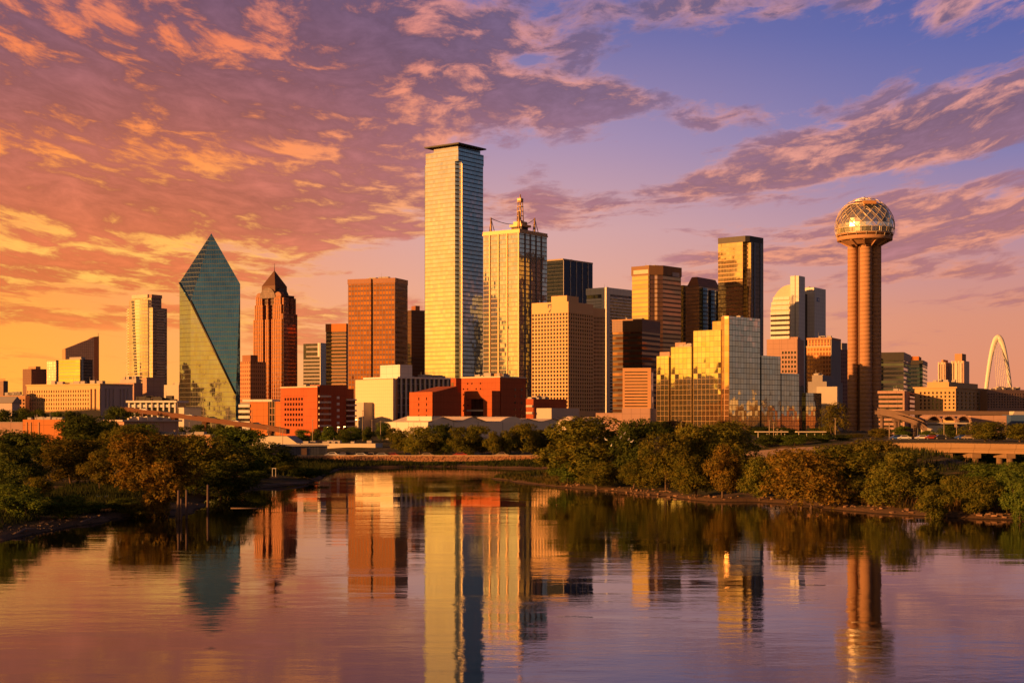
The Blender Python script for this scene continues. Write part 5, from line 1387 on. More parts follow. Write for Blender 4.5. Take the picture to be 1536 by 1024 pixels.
def viaduct():
    o = Vector((X(1338, 352), 352.0, 3.0)); root = empty('road_bridge', o, 0, 'concrete road bridge on round piers at the right edge, above the bank trees', 'bridge')
    DK = m_plain('bridge_concrete', (.27, .165, .09), .85, .3, .1, joints=(4.0, 8.0))
    def P(q, y_, D_): return Vector((X(q, D_), D_, Z(y_, D_))) - o
    L = [P(1325, 665.5, 356), P(1380, 665, 349), P(1440, 665, 342), P(1500, 666, 334), P(1560, 667, 327), P(1640, 668, 318), P(1800, 670, 300), P(2100, 674, 272)]
    slab_path(MB(), [p + Vector((0, 4.9, -1.35)) for p in L], 8.8, .35, DK).build('deck', root)
    for dy in (.1, 9.7): slab_path(MB(), [p + Vector((0, dy, -1.0)) for p in L], .35, 1.0, DK).build('parapet', root)
    for dy in (1.3, 4.9, 8.4): slab_path(MB(), [p + Vector((0, dy, -2.15)) for p in L], .5, .796, DK).build('girder', root)
    rl = MB()
    for i in range(len(L) - 1):
        rl.tube(L[i] + Vector((0, .1, .35)), L[i + 1] + Vector((0, .1, .35)), .05, .05, DARKM, 5, False)
        for k in range(9):
            q_ = L[i].lerp(L[i + 1], k / 9) + Vector((0, .1, 0)); rl.tube(q_, q_ + Vector((0, 0, .38)), .04, .04, DARKM, 4)
    rl.build('railing', root)
    for q, D_ in ((1382, 349), (1423, 344), (1465.5, 339), (1517, 332)):
        p = P(q, 666, D_); mb = MB()
        mb.box(p.x - 1.0, p.x + 1.0, p.y + .2, p.y + 9.6, p.z - 3.2, p.z - 2.16, DK)
        pr = mb.build('pier_cap', root)
        MB().tube((p.x, p.y + 1, -3), (p.x, p.y + 1, p.z - 3.205), .75, .75, DK, 14).build('pier', root); MB().tube((p.x, p.y + 8, -3), (p.x, p.y + 8, p.z - 3.205), .75, .75, DK, 14).build('pier', root)
viaduct()
for lo, hi, lab in ((1133, 1181, 'thin pale flat platform canopy on posts, left one of the pair below the mirrored hotel'), (1194, 1238, 'thin pale flat platform canopy on posts, right one of the pair below the mirrored hotel')):
    D = 540.0; o = Vector((X((lo + hi) / 2, D), D, 4.5)); root = empty('platform_canopy', o, 0, lab, 'canopy', 'platform canopies')
    hw = (hi - lo) / 2 / FPX * D; zt_ = Z(646.6, D) - 4.5
    MB().box(-hw, hw, -2, 2, zt_ - .35, zt_, CREAM).build('roof', root)
    for k in range(4): MB().box(-hw + 1 + k * (2 * hw - 2) / 3 - .12, -hw + 1 + k * (2 * hw - 2) / 3 + .12, -.12, .12, 0, zt_ - .354, CREAM).build('post', root)

# ------------------------------------------------------------------ trees
def leaf_mat():
    m, t, out = new_mat('foliage')
    oi = t.new('ShaderNodeObjectInfo')
    co = t.new('ShaderNodeTexCoord').outputs['Object']
    n = t.noise(co, 7.0, 3, .6); n2 = t.noise(co, 40.0, 2, .5)
    wn = t.new('ShaderNodeTexWhiteNoise', noise_dimensions='3D'); t.put(wn.inputs['Vector'], co)
    f = (n - .5) * 1.1 + (n2 - .5) * .9 + 1.0
    c = t.mix(t.step(n * .6 + n2 * .4, .42, .64, 0, .55), oi.outputs['Color'], t.mix(1.0, oi.outputs['Color'], (1.9, 1.15, .75), 'MULTIPLY'))
    c = tone(t, c, f.mx(.25))
    d = t.new('ShaderNodeBsdfDiffuse'); t.put(d.inputs[0], c)
    tr = t.new('ShaderNodeBsdfTranslucent'); t.put(tr.inputs[0], t.mix(1.0, c, (1.2, 1.05, .5), 'MULTIPLY'))
    ms = t.new('ShaderNodeMixShader'); ms.inputs[0].default_value = .35
    t.l.new(d.outputs[0], ms.inputs[1]); t.l.new(tr.outputs[0], ms.inputs[2])
    t.l.new(ms.outputs[0], out.inputs[0])
    return m
LEAF = leaf_mat()
BARK = m_plain('bark', (.11, .07, .045), .95, .3, 2.0, bump=.4)
def crown_mesh(name, seed, n, low=.04, lobes=18, leaf=.030, spread=.36, airy=.0):
    rs = np.random.RandomState(seed)
    # lobes fill an upright, uneven envelope
    L = []
    for k in range(lobes):
        z = low + .12 + (1 - low - .24) * rs.rand()
        env = math.sqrt(max(.05, 1 - ((z - (low + .40 * (1 - low))) / (.62 * (1 - low))) ** 2))
        a = rs.rand() * 6.283; rr = spread * env * math.sqrt(rs.rand())
        L.append((rr * math.cos(a), rr * math.sin(a), z, .10 + .10 * rs.rand()))
    L.append((0, 0, .86, .13)); L.append((.03, -.05, .5, .24)); L.append((-.05, .05, .32, .22))
    L = np.array(L)
    wts = L[:, 3] ** 2; wts /= wts.sum()
    ctr = []; nrm = []
    # sprigs: clusters of leaves over each lobe
    ns = n // 7
    li = rs.choice(len(L), ns, p=wts)
    d = rs.randn(ns, 3); d /= np.linalg.norm(d, axis=1)[:, None]
    rad = L[li, 3] * (.55 + .55 * rs.rand(ns) ** .6)
    sp = L[li, :3] + d * rad[:, None] * np.array([1.0, 1.0, .88])
    keep = (sp[:, 2] > low * .6) & (sp[:, 2] < 1.0)
    sp, d = sp[keep], d[keep]
    m_ = 7
    C_ = np.repeat(sp, m_, 0) + rs.randn(len(sp) * m_, 3) * leaf * .85
    N_ = np.repeat(d, m_, 0) * 1.0 + rs.randn(len(sp) * m_, 3) * .5 + np.array([0, 0, .25])
    N_ /= np.linalg.norm(N_, axis=1)[:, None]
    T_ = np.cross(N_, rs.randn(len(N_), 3)); T_ /= np.linalg.norm(T_, axis=1)[:, None]
    B_ = np.cross(N_, T_)
    s = leaf * (.55 + .8 * rs.rand(len(N_)))[:, None]
    v = np.stack([C_ - T_ * s, C_ + B_ * s * .5, C_ + T_ * s, C_ - B_ * s * .5], 1).reshape(-1, 3)
    v[:, 2] = np.maximum(v[:, 2], .005)
    me = bpy.data.meshes.new(name)
    nf = len(C_)
    me.vertices.add(nf * 4); me.vertices.foreach_set('co', v.astype(np.float32).ravel())
    me.loops.add(nf * 4); me.loops.foreach_set('vertex_index', np.arange(nf * 4, dtype=np.int32))
    me.polygons.add(nf); me.polygons.foreach_set('loop_start', np.arange(0, nf * 4, 4, dtype=np.int32)); me.polygons.foreach_set('loop_total', np.full(nf, 4, np.int32))
    me.update(calc_edges=True); me.materials.append(LEAF)
    return me, L
def trunk_mesh(name, seed, L, low, stems=1):
    rn = random.Random(seed); mb = MB()
    for s_ in range(stems):
        bx, by = (rn.uniform(-.05, .05), rn.uniform(-.05, .05)) if stems > 1 else (0, 0)
        top = Vector((bx * 3, by * 3, .42)); mid = Vector((bx * 1.8 + .012, by * 1.8, .2))
        mb.tube((bx, by, -.05), mid, .024 / stems ** .5, .018 / stems ** .5, BARK, 7, False); mb.tube(mid, top, .018 / stems ** .5, .011 / stems ** .5, BARK, 6, False)
        for k in rn.sample(range(len(L)), min(7, len(L))):
            p = Vector(L[k][:3]); st = mid.lerp(top, rn.random())
            m1 = st.lerp(p, .5) + Vector((0, 0, -.03))
            mb.tube(st, m1, .010 / stems ** .5, .007 / stems ** .5, BARK, 5, False); mb.tube(m1, p, .007 / stems ** .5, .003, BARK, 5, False)
    return mb.mesh(name)
KINDS_ = {}
for key, seed, n, low, lob, leaf, spr, stems in (('a', 1, 16000, .05, 22, .019, .36, 1), ('b', 2, 16000, .03, 26, .018, .38, 2), ('c', 3, 13000, .10, 17, .019, .33, 1),
                                                  ('d', 4, 9000, .02, 14, .024, .38, 3), ('e', 5, 14000, .04, 28, .018, .37, 2), ('f', 6, 7000, .10, 18, .019, .36, 2), ('g', 7, 17000, .04, 25, .018, .40, 1)):
    cm, L = crown_mesh('crown', seed, n, low, lob, leaf, spr)
    KINDS_[key] = (cm, trunk_mesh('trunk', seed, L, low, stems))
GRN, OLV, DRK, ORG, YEL, BRN = (.095, .150, .030), (.130, .145, .028), (.075, .108, .026), (.170, .132, .028), (.145, .152, .028), (.128, .124, .028)
tree_rn = random.Random(5)
def tree(name, label, px, top, base, wpx, kind, col, D=None, group=None, cat='tree'):
    D = D or ground_D(base, 1.2)
    x = X(px, D); z = gz(x, D)
    h = (Z(top, D) - z) * 1.06; w_ = wpx / FPX * D * 1.25
    cm, tm = KINDS_[kind]
    r = empty(name, (x, D, z), tree_rn.uniform(0, 6.28), label, cat, group)
    r.scale = (w_, w_, h)
    c = bpy.data.objects.new('crown', cm); COL.objects.link(c); c.parent = r
    v = tree_rn.uniform(.82, 1.2)
    c.color = (col[0] * v, col[1] * v, col[2] * v, 1)
    t_ = bpy.data.objects.new('trunk', tm); COL.objects.link(t_); t_.parent = r
    return r
LB = 'trees on the left bank'; RB = 'trees on the right bank'
for row in (
    ('tree', 'dark green tree leaving the frame at the left edge, behind the lower bank bushes', 18, 650, 745, 95, 'a', DRK, 262),
    ('tree', 'dark leafy tree low at the left edge, nearest the water there', 4, 692, 790, 78, 'b', DRK, 196),
    ('tree', 'dark olive tree rising left of the biggest dark tree crown, above the small lawn', 66, 652, 712, 80, 'c', DRK, 345),
    ('tree', 'tallest dark tree of the left bank, in front of the orange shed', 132, 626, 705, 96, 'g', DRK, 385),
    ('tree', 'near-black tree crown touching the tallest dark tree on its right', 168, 634, 700, 60, 'a', DRK, 400),
    ('tree', 'round olive tree in the middle of the left grove, over the lawn', 112, 660, 738, 100, 'e', BRN, 275),
    ('tree', 'olive tree with brown tips, right of the round olive tree over the lawn', 182, 642, 722, 90, 'a', OLV, 318),
    ('tree', 'tree with a bare leaning trunk beside the small white dinghy-shaped object', 150, 676, 741, 62, 'c', BRN, 258),
    ('tree', 'large orange-brown tree, the brightest crown of the left bank', 222, 652, 762, 118, 'b', ORG, 238),
    ('bush', 'glowing orange bush with visible stems behind the wooden pilings', 240, 696, 778, 76, 'd', ORG, 206),
    ('tree', 'broad olive tree right of the brightest orange crown', 296, 655, 748, 118, 'g', OLV, 258),
    ('tree', 'dark dense tree overhanging the water behind the lone piling', 338, 692, 744, 92, 'e', DRK, 254),
    ('tree', 'tall dark green tree in front of the cream shed wall', 352, 646, 727, 96, 'a', GRN, 312),
    ('tree', 'rounded dark tree beside the blue-grey metal shed', 402, 664, 714, 70, 'b', DRK, 352),
    ('tree', 'small dark tree at the right end of the left grove', 428, 690, 716, 36, 'e', DRK, 352),
    ('bush', 'low dark green bush at the left edge above the muddy shore', 34, 728, 792, 74, 'd', GRN, 190),
    ('bush', 'olive bush just left of the small lawn', 58, 716, 764, 58, 'b', YEL, 226),
    ('bush', 'spreading green bush on the shore, second clump from the left edge', 92, 744, 790, 72, 'd', GRN, 194),
    ('bush', 'low green bush below the lawn', 138, 752, 780, 62, 'd', GRN, 206),
    ('bush', 'dark low bush between the lawn and the orange bush', 182, 748, 776, 62, 'd', DRK, 210),
    ('bush', 'yellowish reedy bush at the water edge left of the wooden pilings', 208, 756, 778, 50, 'd', YEL, 206),
    ('bush', 'small dark bush beside the pale frame on the left spit', 380, 706, 730, 44, 'd', GRN, 300),
    ('bush', 'low green thicket on the point of the left spit', 462, 702, 722, 52, 'd', GRN, 326),
    ('bush', 'green scrub behind the pale frame below the stone embankment', 432, 698, 716, 50, 'd', OLV, 345),
):
    tree(*row[:2], row[2], row[3], row[4], row[5], row[6], row[7], row[8], LB if row[0] == 'tree' else 'bushes on the left bank', row[0])
for row in (
    ('tree', 'largest tree of the right bank, broad olive crown dotted with white birds', 888, 628, 726, 138, 'g', OLV, 300),
    ('tree', 'dark right shoulder tree joined to the largest right-bank tree', 950, 634, 730, 80, 'a', DRK, 292),
    ('bush', 'dark low bush at the left foot of the largest right-bank tree', 852, 692, 727, 54, 'd', GRN, 298),
    ('bush', 'olive bush at the foot of the largest right-bank tree, toward the water', 900, 694, 734, 60, 'b', OLV, 284),
    ('bush', 'dark rounded bush right below the dark shoulder tree', 948, 692, 737, 56, 'b', OLV, 279),
    ('tree', 'orange-tinged tree right of the dark shoulder tree', 1000, 652, 743, 80, 'e', YEL, 272),
    ('tree', 'olive tree with a rounded top before the mirrored hotel, left of two', 1044, 640, 742, 84, 'a', YEL, 278),
    ('tree', 'olive tree with a broad flat top before the mirrored hotel, right of two', 1092, 635, 735, 110, 'g', OLV, 300),
    ('tree', 'golden-brown tree close to the water before the broad flat-topped tree', 1084, 668, 756, 66, 'c', ORG, 246),
    ('tree', 'olive leaning tree at the water edge under the mirrored hotel', 1040, 684, 752, 60, 'b', YEL, 250),
    ('tree', 'small green tree between the golden-brown tree and the orange branching tree', 1142, 686, 758, 62, 'b', OLV, 243),
    ('tree', 'spreading orange tree with pale bare branches showing, right bank', 1208, 674, 767, 118, 'f', ORG, 226),
    ('tree', 'dense orange-brown tree behind the spreading branching tree', 1194, 676, 758, 92, 'b', ORG, 240),
    ('tree', 'dark olive tree below the shaft of the sphere-topped tower', 1262, 668, 757, 100, 'e', OLV, 245),
    ('tree', 'tree with orange upper leaves right below the sphere-topped tower', 1304, 662, 745, 90, 'a', BRN, 272),
    ('tree', 'green tree with a thin pale trunk beside the first bridge pier', 1344, 680, 772, 92, 'e', OLV, 220),
    ('tree', 'dark green tree in front of the bridge, second from the right edge', 1482, 697, 754, 92, 'a', GRN, 250),
    ('tree', 'dark tree cut by the right edge of the frame', 1534, 694, 768, 74, 'b', GRN, 226),
    ('bush', 'dark green low thicket under the bridge', 1410, 716, 754, 78, 'd', DRK, 258),
    ('bush', 'shadowed bush between the pale-trunk tree and the bridge', 1388, 706, 752, 58, 'b', DRK, 264),
    ('bush', 'small round dark bush standing in the right-bank reeds', 1438, 744, 769, 22, 'd', DRK, 216),
    ('bush', 'orange-tipped scrub among the reeds near the right edge', 1508, 732, 772, 50, 'd', BRN, 216),
    ('bush', 'low scrub between the orange branching tree and the pale-trunk tree', 1296, 738, 768, 50, 'd', BRN, 226),
):
    tree(*row[:2], row[2], row[3], row[4], row[5], row[6], row[7], row[8], RB if row[0] == 'tree' else 'bushes on the right bank', row[0])
ordn = ['first', 'second', 'third', 'fourth', 'fifth', 'sixth', 'seventh', 'eighth', 'ninth', 'tenth', 'eleventh', 'twelfth', 'thirteenth', 'fourteenth']
for k, (px, top, base, w_, kd, cl_, D) in enumerate(((606, 646, 683, 34, 'b', OLV, 468), (630, 641, 684, 52, 'g', OLV, 456), (662, 638, 680, 46, 'a', DRK, 486), (668, 652, 684, 34, 'e', DRK, 458), (692, 641, 684, 42, 'e', OLV, 452),
                                                    (714, 640, 682, 44, 'a', OLV, 462), (740, 647, 684, 34, 'c', YEL, 450), (764, 646, 684, 30, 'b', OLV, 452), (789, 636, 684, 48, 'g', YEL, 456), (812, 645, 683, 38, 'e', OLV, 464), (832, 648, 682, 40, 'a', DRK, 474))):
    tree('tree', '%s from the left of the rounded trees above the stone embankment' % ordn[k], px, top, base, w_, kd, cl_, D, 'trees above the stone embankment')
for k, (px, top, w_, kd, cl_, D) in enumerate(((452, 645, 26, 'a', GRN, 590), (474, 643, 22, 'c', DRK, 600), (496, 640, 28, 'b', GRN, 590), (516, 644, 24, 'e', DRK, 580), (533, 641, 28, 'a', GRN, 600), (552, 640, 24, 'c', DRK, 590), (574, 634, 24, 'g', GRN, 610), (590, 642, 24, 'e', OLV, 570))):
    tree('tree', '%s from the left of the small street trees below the orange brick block' % ordn[k], px, top, 668, w_, kd, cl_, D, 'street trees below the brick blocks')
for k, (px, top, w_, kd, cl_, D) in enumerate(((214, 641, 34, 'a', DRK, 600), (246, 638, 36, 'g', GRN, 605), (276, 640, 34, 'b', DRK, 600), (302, 637, 32, 'e', GRN, 600), (328, 636, 30, 'c', DRK, 600), (350, 641, 32, 'a', DRK, 590), (376, 645, 28, 'b', GRN, 580))):
    tree('tree', '%s from the left of the dark trees under the raised road' % ordn[k], px, top, 665, w_, kd, cl_, D, 'trees under the raised road')
for k, (px, top, w_, kd, cl_, D) in enumerate(((8, 616, 40, 'a', DRK, 700), (34, 613, 36, 'g', DRK, 720), (58, 615, 34, 'b', DRK, 710), (84, 618, 30, 'e', GRN, 720), (108, 618, 30, 'a', DRK, 730), (126, 621, 28, 'c', GRN, 720))):
    tree('tree', '%s from the left of the dark trees before the long cream office' % ordn[k], px, top, 640, w_, kd, cl_, D, 'trees before the cream office')
for lab, px, top, w_, kd, cl_, D in (('thin-leaved brown tree left of the foot of the sphere-topped tower', 1250, 604, 42, 'f', BRN, 545), ('dark tree behind the orange-tinged right-bank tree, at the hotel foot', 992, 632, 36, 'b', DRK, 520),
    ('round olive tree before the beige station block', 1478, 633, 58, 'g', OLV, 430), ('broad olive tree at the right edge before the blue hall', 1530, 636, 60, 'a', OLV, 425), ('dark tree under the station canopy arches', 1424, 638, 28, 'e', DRK, 520),
    ('small dark tree under the curved elevated tracks', 1352, 640, 30, 'a', GRN, 520), ('low green tree right of the curved track supports', 1392, 646, 34, 'b', GRN, 500), ('olive scrub tree at the foot of the sphere-topped tower', 1318, 642, 34, 'd', BRN, 500),
    ('dark tree filling the gap left of the platform canopies', 1150, 650, 40, 'a', DRK, 580), ('low dark trees behind the right platform canopy', 1212, 650, 44, 'b', DRK, 590), ('sparse shrub beside the tall lamp post near the sphere-topped tower', 1282, 650, 30, 'f', BRN, 500),
    ('dark shrub between the beige station block and the round olive tree', 1446, 648, 30, 'b', OLV, 470)):
    tree('tree', lab, px, top, 660, w_, kd, cl_, D, 'trees by the station')

for lab, px, top, base, w_, kd, cl_ in (('olive bush left of the dark tree in front of the bridge', 1438, 714, 758, 56, 'b', OLV), ('tall green bush near the right edge before the bridge', 1518, 708, 762, 70, 'e', GRN), ('olive bush behind the reeds, right of the small round dark bush', 1470, 716, 764, 54, 'g', OLV),
    ('green bush behind the reeds at the right edge', 1530, 720, 768, 50, 'd', GRN), ('low olive bush at the reeds left of the small round dark bush', 1400, 730, 764, 56, 'd', OLV)):
    tree('bush', lab, px, top, base, w_, kd, cl_, None, 'bushes on the right bank', 'bush')
for lab, px, top, w_, kd, cl_, D in (('added dark bush deepening the shade under the bridge beside its first pier', 1398, 676, 40, 'd', DRK, 362), ('added dark bush deepening the shade under the bridge between its first two piers', 1412, 679, 44, 'd', DRK, 364), ('added dark bush deepening the shade under the bridge right of its second pier', 1440, 677, 46, 'd', DRK, 362),
    ('added dark bush deepening the shade under the bridge left of its third pier', 1462, 678, 44, 'd', DRK, 364), ('added dark bush deepening the shade under the bridge right of its third pier', 1488, 677, 48, 'd', DRK, 362), ('added dark bush deepening the shade under the bridge by the right edge', 1522, 678, 54, 'd', DRK, 362)):
    tree('bush', lab, px, top, 700, w_, kd, cl_, D, 'bushes added to darken under the bridge', 'bush')  # bushes added to darken the lit slope seen beneath the deck
for lab, px, top, w_, kd, cl_, D in (('dark tree left of the four slender poles', 1138, 640, 36, 'g', DRK, 585), ('low dark tree between the two platform canopies', 1186, 644, 34, 'a', DRK, 590), ('dark tree behind the middle of the right platform canopy', 1226, 642, 34, 'e', GRN, 580), ('dark green tree just left of the thin-leaved brown tree', 1240, 640, 30, 'b', GRN, 600), ('dark tree behind the left platform canopy', 1168, 641, 34, 'b', DRK, 600)):
    tree('tree', lab, px, top, 662, w_, kd, cl_, D, 'trees by the station')
for k, (px, w_, D, cl_) in enumerate(((1146, 34, 432, DRK), (1168, 36, 440, DRK), (1192, 38, 428, GRN), (1216, 34, 442, DRK), (1238, 32, 434, GRN), (1262, 34, 440, DRK))):
    tree('bush', '%s from the left of the dark bushes between the dirt lot and the platform canopies' % ordn[k], px, 652, 664, w_, 'bde'[k % 3], cl_, D, 'bushes behind the dirt lot', 'bush')
for lab, px, top, base, w_, kd, cl_, D in (('olive tree hiding the left part of the tan shed wall', 248, 654, 740, 70, 'e', OLV, 300), ('small olive tree before the middle of the tan shed wall', 276, 658, 740, 56, 'a', BRN, 305),
    ('dark tree at the upper end of the raised road', 172, 612, 650, 40, 'a', DRK, 690), ('dark tree beneath the upper end of the raised road', 196, 618, 650, 32, 'g', DRK, 690), ('lower dark tree between the orange shed and the grey flat-roofed shed', 118, 628, 660, 50, 'b', DRK, 470), ('dark green tree before the grey flat-roofed shed', 210, 636, 665, 60, 'e', GRN, 440)):
    tree('tree', lab, px, top, base, w_, kd, cl_, D, LB)
# ------------------------------------------------------------------ grass, reeds, rubble (nobody could count them)
def blades(name, spots, hmin, hmax, mat, seed, width=.05):
    rs = np.random.RandomState(seed); V = []; F = []
    for x, y in spots:
        z = gz_cache(x, y); h = rs.uniform(hmin, hmax); a = rs.rand() * 6.28; w_ = width * rs.uniform(.7, 1.6)
        lx, ly = rs.randn() * .22 * h, rs.randn() * .22 * h; b = len(V)
        V += [(x - w_ * math.cos(a), y - w_ * math.sin(a), z - .05), (x + w_ * math.cos(a), y + w_ * math.sin(a), z - .05), (x + lx * .5 + w_ * .6 * math.cos(a), y + ly * .5 + w_ * .6 * math.sin(a), z + h * .6), (x + lx, y + ly, z + h), (x + lx * .5 - w_ * .6 * math.cos(a), y + ly * .5 - w_ * .6 * math.sin(a), z + h * .6)]
        F.append((b, b + 1, b + 2, b + 3, b + 4))
    me = bpy.data.meshes.new(name); me.from_pydata(V, [], F); me.materials.append(mat)
    o = bpy.data.objects.new(name, me); COL.objects.link(o); return tag(o, kind='stuff')
def scatter(n, box, dmin, dmax, seed, clump=0.0):
    rs = np.random.RandomState(seed); x = rs.uniform(box[0], box[1], n); y = rs.uniform(box[2], box[3], n)
    d = river_dist(x, y); k = (d > dmin) & (d < dmax)
    if clump: k &= vnoise(x, y, 5.0, seed) > clump
    x, y = x[k], y[k]
    global _zc; z = land_z(x, y)
    for a, b, c in zip(x, y, z): _ZC[(a, b)] = c
    return list(zip(x, y))
_ZC = {}
def gz_cache(x, y): return _ZC[(x, y)]
def m_blade(name, c1, c2):
    m, t, out = new_mat(name)
    pos = t.new('ShaderNodeNewGeometry').outputs['Position']
    c = t.mix(t.step(t.noise(pos, .5, 4, .6), .35, .65), c1, c2)
    d = t.new('ShaderNodeBsdfDiffuse'); t.put(d.inputs[0], c); tr = t.new('ShaderNodeBsdfTranslucent'); t.put(tr.inputs[0], c)
    ms = t.new('ShaderNodeMixShader'); ms.inputs[0].default_value = .3; t.l.new(d.outputs[0], ms.inputs[1]); t.l.new(tr.outputs[0], ms.inputs[2]); t.l.new(ms.outputs[0], out.inputs[0])
    return m
DRY = m_blade('dry_reed', (.17, .095, .035), (.085, .072, .022)); GRS = m_blade('bank_grass', (.060, .062, .018), (.030, .045, .014)); GRS2 = m_blade('spit_grass', (.125, .090, .028), (.06, .062, .018))
blades('reeds', scatter(26000, (44, 100, 192, 246), 3.5, 12, 1, .30), .7, 2.1, DRY, 1, .05)
blades('spit_grass', scatter(30000, (-4, 26, 296, 402), .5, 30, 2, .15), .3, .9, GRS2, 2, .07)
blades('bank_grass', scatter(42000, (-82, -20, 158, 300), 4.0, 26, 3, .30), .3, 1.2, GRS, 3, .06)
blades('embankment_grass', scatter(34000, (-72, 22, 330, 424), .4, 40, 4, .1), .4, 1.2, GRS, 4, .10)
blades('thicket_grass', scatter(52000, (20, 150, 205, 345), 8, 110, 5, .35), .4, 1.4, GRS, 5, .07)
def rocks(name, spots, smin, smax, mat, seed):
    rn = random.Random(seed); mb = MB()
    for x, y in spots:
        z = gz_cache(x, y); s_ = smin + (smax - smin) * rn.random() ** 2.5
        M = Matrix.Translation((x, y, z + s_ * .12)) @ Matrix.Rotation(rn.uniform(0, 6.28), 4, 'Z') @ Matrix.Rotation(rn.uniform(-.4, .4), 4, 'X')
        a = [Vector((sx * rn.uniform(.6, 1.1) * s_, sy * rn.uniform(.5, 1.0) * s_ * .7, sz * rn.uniform(.5, 1.0) * s_ * .45)) for sz in (-1, 1) for sx, sy in ((-1, -1), (1, -1), (1, 1), (-1, 1))]
        p = [M @ q for q in a]
        for f in ((4, 5, 6, 7), (0, 1, 5, 4), (1, 2, 6, 5), (2, 3, 7, 6), (3, 0, 4, 7)): mb.face([p[i] for i in f], mat)
    return tag(mb.build(name), kind='stuff')
STONE = m_plain('shore_stone', (.22, .125, .075), .95, .5, .6, bump=.3); DEBRIS = m_plain('shore_debris', (.11, .075, .055), .95, .45, .6)
rocks('rubble', scatter(9000, (10, 100, 190, 300), -.2, 4.4, 11, .28), .07, .46, STONE, 11)
rocks('shore_debris', scatter(5200, (-78, -38, 158, 232), .3, 5.0, 12, .35), .06, .32, DEBRIS, 12)

# driftwood, pilings and other small things of the shore
WOOD = m_plain('weathered_wood', (.20, .14, .11), .9, .35, 1.0, bump=.3)
def log(label, pts, r, cat='driftwood', name='driftwood_log', group='driftwood on the left shore'):
    o = Vector(pts[0]); mb = MB()
    for i in range(len(pts) - 1): mb.tube(Vector(pts[i]) - o, Vector(pts[i + 1]) - o, r * (1 - .5 * i / len(pts)), r * (1 - .5 * (i + 1) / len(pts)), WOOD, 7)
    ob = mb.build(name); ob.location = o
    return tag(ob, label, cat, group)
def sh(px, py, dz=.0):
    D = ground_D(py, .4); return Vector((X(px, D), D, .25 + dz))
log('long pale driftwood trunk lying along the tip of the left spit', [sh(384, 728), sh(420, 727, .3), sh(462, 723)], .28)
log('forked driftwood branch sloping to the water on the left spit', [sh(428, 708, 1.5), sh(446, 715, .7), sh(478, 721, 0)], .25)
log('grey driftwood pole lying on the mud below the lawn', [sh(120, 782), sh(142, 777, .3), sh(160, 775)], .16)
log('crooked driftwood stick at the muddy left edge', [sh(20, 800), sh(38, 796, .4), sh(52, 794, .2)], .14)
fl = log('thin pale pole floating on the still water right of the lone piling', [Vector((X(346, 226.5), 226.5, .05)), Vector((X(395, 226.5), 226.8, .03))], .05)
PIL = m_plain('piling_wood', (.13, .085, .07), .9, .35, 1.5, bump=.4)
for lab, px, top, base, r in (('tall wooden piling with a leaning brace, left one of the near pair', 267.5, 735, 779, .20), ('short thick piling in the middle of the near pair', 271.5, 748, 779, .17), ('tall wooden piling, right one of the near pair', 279.5, 735, 778, .18), ('lone wooden piling standing in open water right of the pair', 311.5, 727, 768, .19)):
    D = ground_D(base); o = Vector((X(px, D), D, -1.5)); root = empty('wooden_piling', o, 0, lab, 'piling', 'pilings in the water')
    h = Z(top, D) + 1.5
    MB().tube((0, 0, 0), (.03, 0, h), r, r * .85, PIL, 10).build('post', root)
    if 'brace' in lab: MB().tube((-.5, .1, 0), (-.12, .1, h * .75), .12, .10, PIL, 8).build('brace', root)
    else: MB().tube((.02, 0, h + .002), (.02, 0, h + .10), r * .95, r * .7, DARKM, 8).build('cap', root)
def pale_frame():
    D = ground_D(716, .8); o = Vector((X(411, D), D, gz(X(411, D), D))); root = empty('timber_gateway', o, 0, 'small pale two-post wooden frame standing on the left spit', 'frame')
    MB().box(-.42, -.30, -.06, .06, -.1, 1.75, WHITE).build('post', root); MB().box(.30, .42, -.06, .06, -.1, 1.75, WHITE).build('post', root); MB().box(-.46, .46, -.065, .065, 1.752, 1.86, WHITE).build('crossbar', root)
pale_frame()
def lawn_object():  # small white object of unknown kind, given a dinghy's shape
    D = ground_D(745, 1.6); o = Vector((X(155, D), D, gz(X(155, D), D) + .05)); root = empty('lawn_object', o, R(25), 'small unidentified white object on the left bank lawn, modelled as a dinghy', 'lawn_object'); root.scale = (.5, .5, .5)
    WB = m_plain('white_hull', (.70, .66, .62), .5, .1, .5); mb = MB(); n = 10; rings = []
    for i in range(n + 1):
        u = i / n * 2 - 1; w_ = .62 * (1 - max(0, u) ** 2.2 * .97) * (1 if u > -.95 else .9); lift = .22 * max(0, u) ** 2
        rings.append([Vector((u * 1.7, -w_, .62 + lift)), Vector((u * 1.7, -w_ * .72, .15 + lift)), Vector((u * 1.7, 0, lift)), Vector((u * 1.7, w_ * .72, .15 + lift)), Vector((u * 1.7, w_, .62 + lift))])
    for i in range(n):
        for k in range(4): mb.face([rings[i][k], rings[i + 1][k], rings[i + 1][k + 1], rings[i][k + 1]], WB, None, True)
    mb.face(rings[0], WB); mb.build('hull', root)
    for x in (-.8, .2): MB().box(x - .14, x + .14, -.5, .5, .42, .46, WOOD).build('seat', root)
    MB().box(-2.05, -1.72, -.16, .16, .1, 1.1, WHITE).build('white_upright', root)
lawn_object()
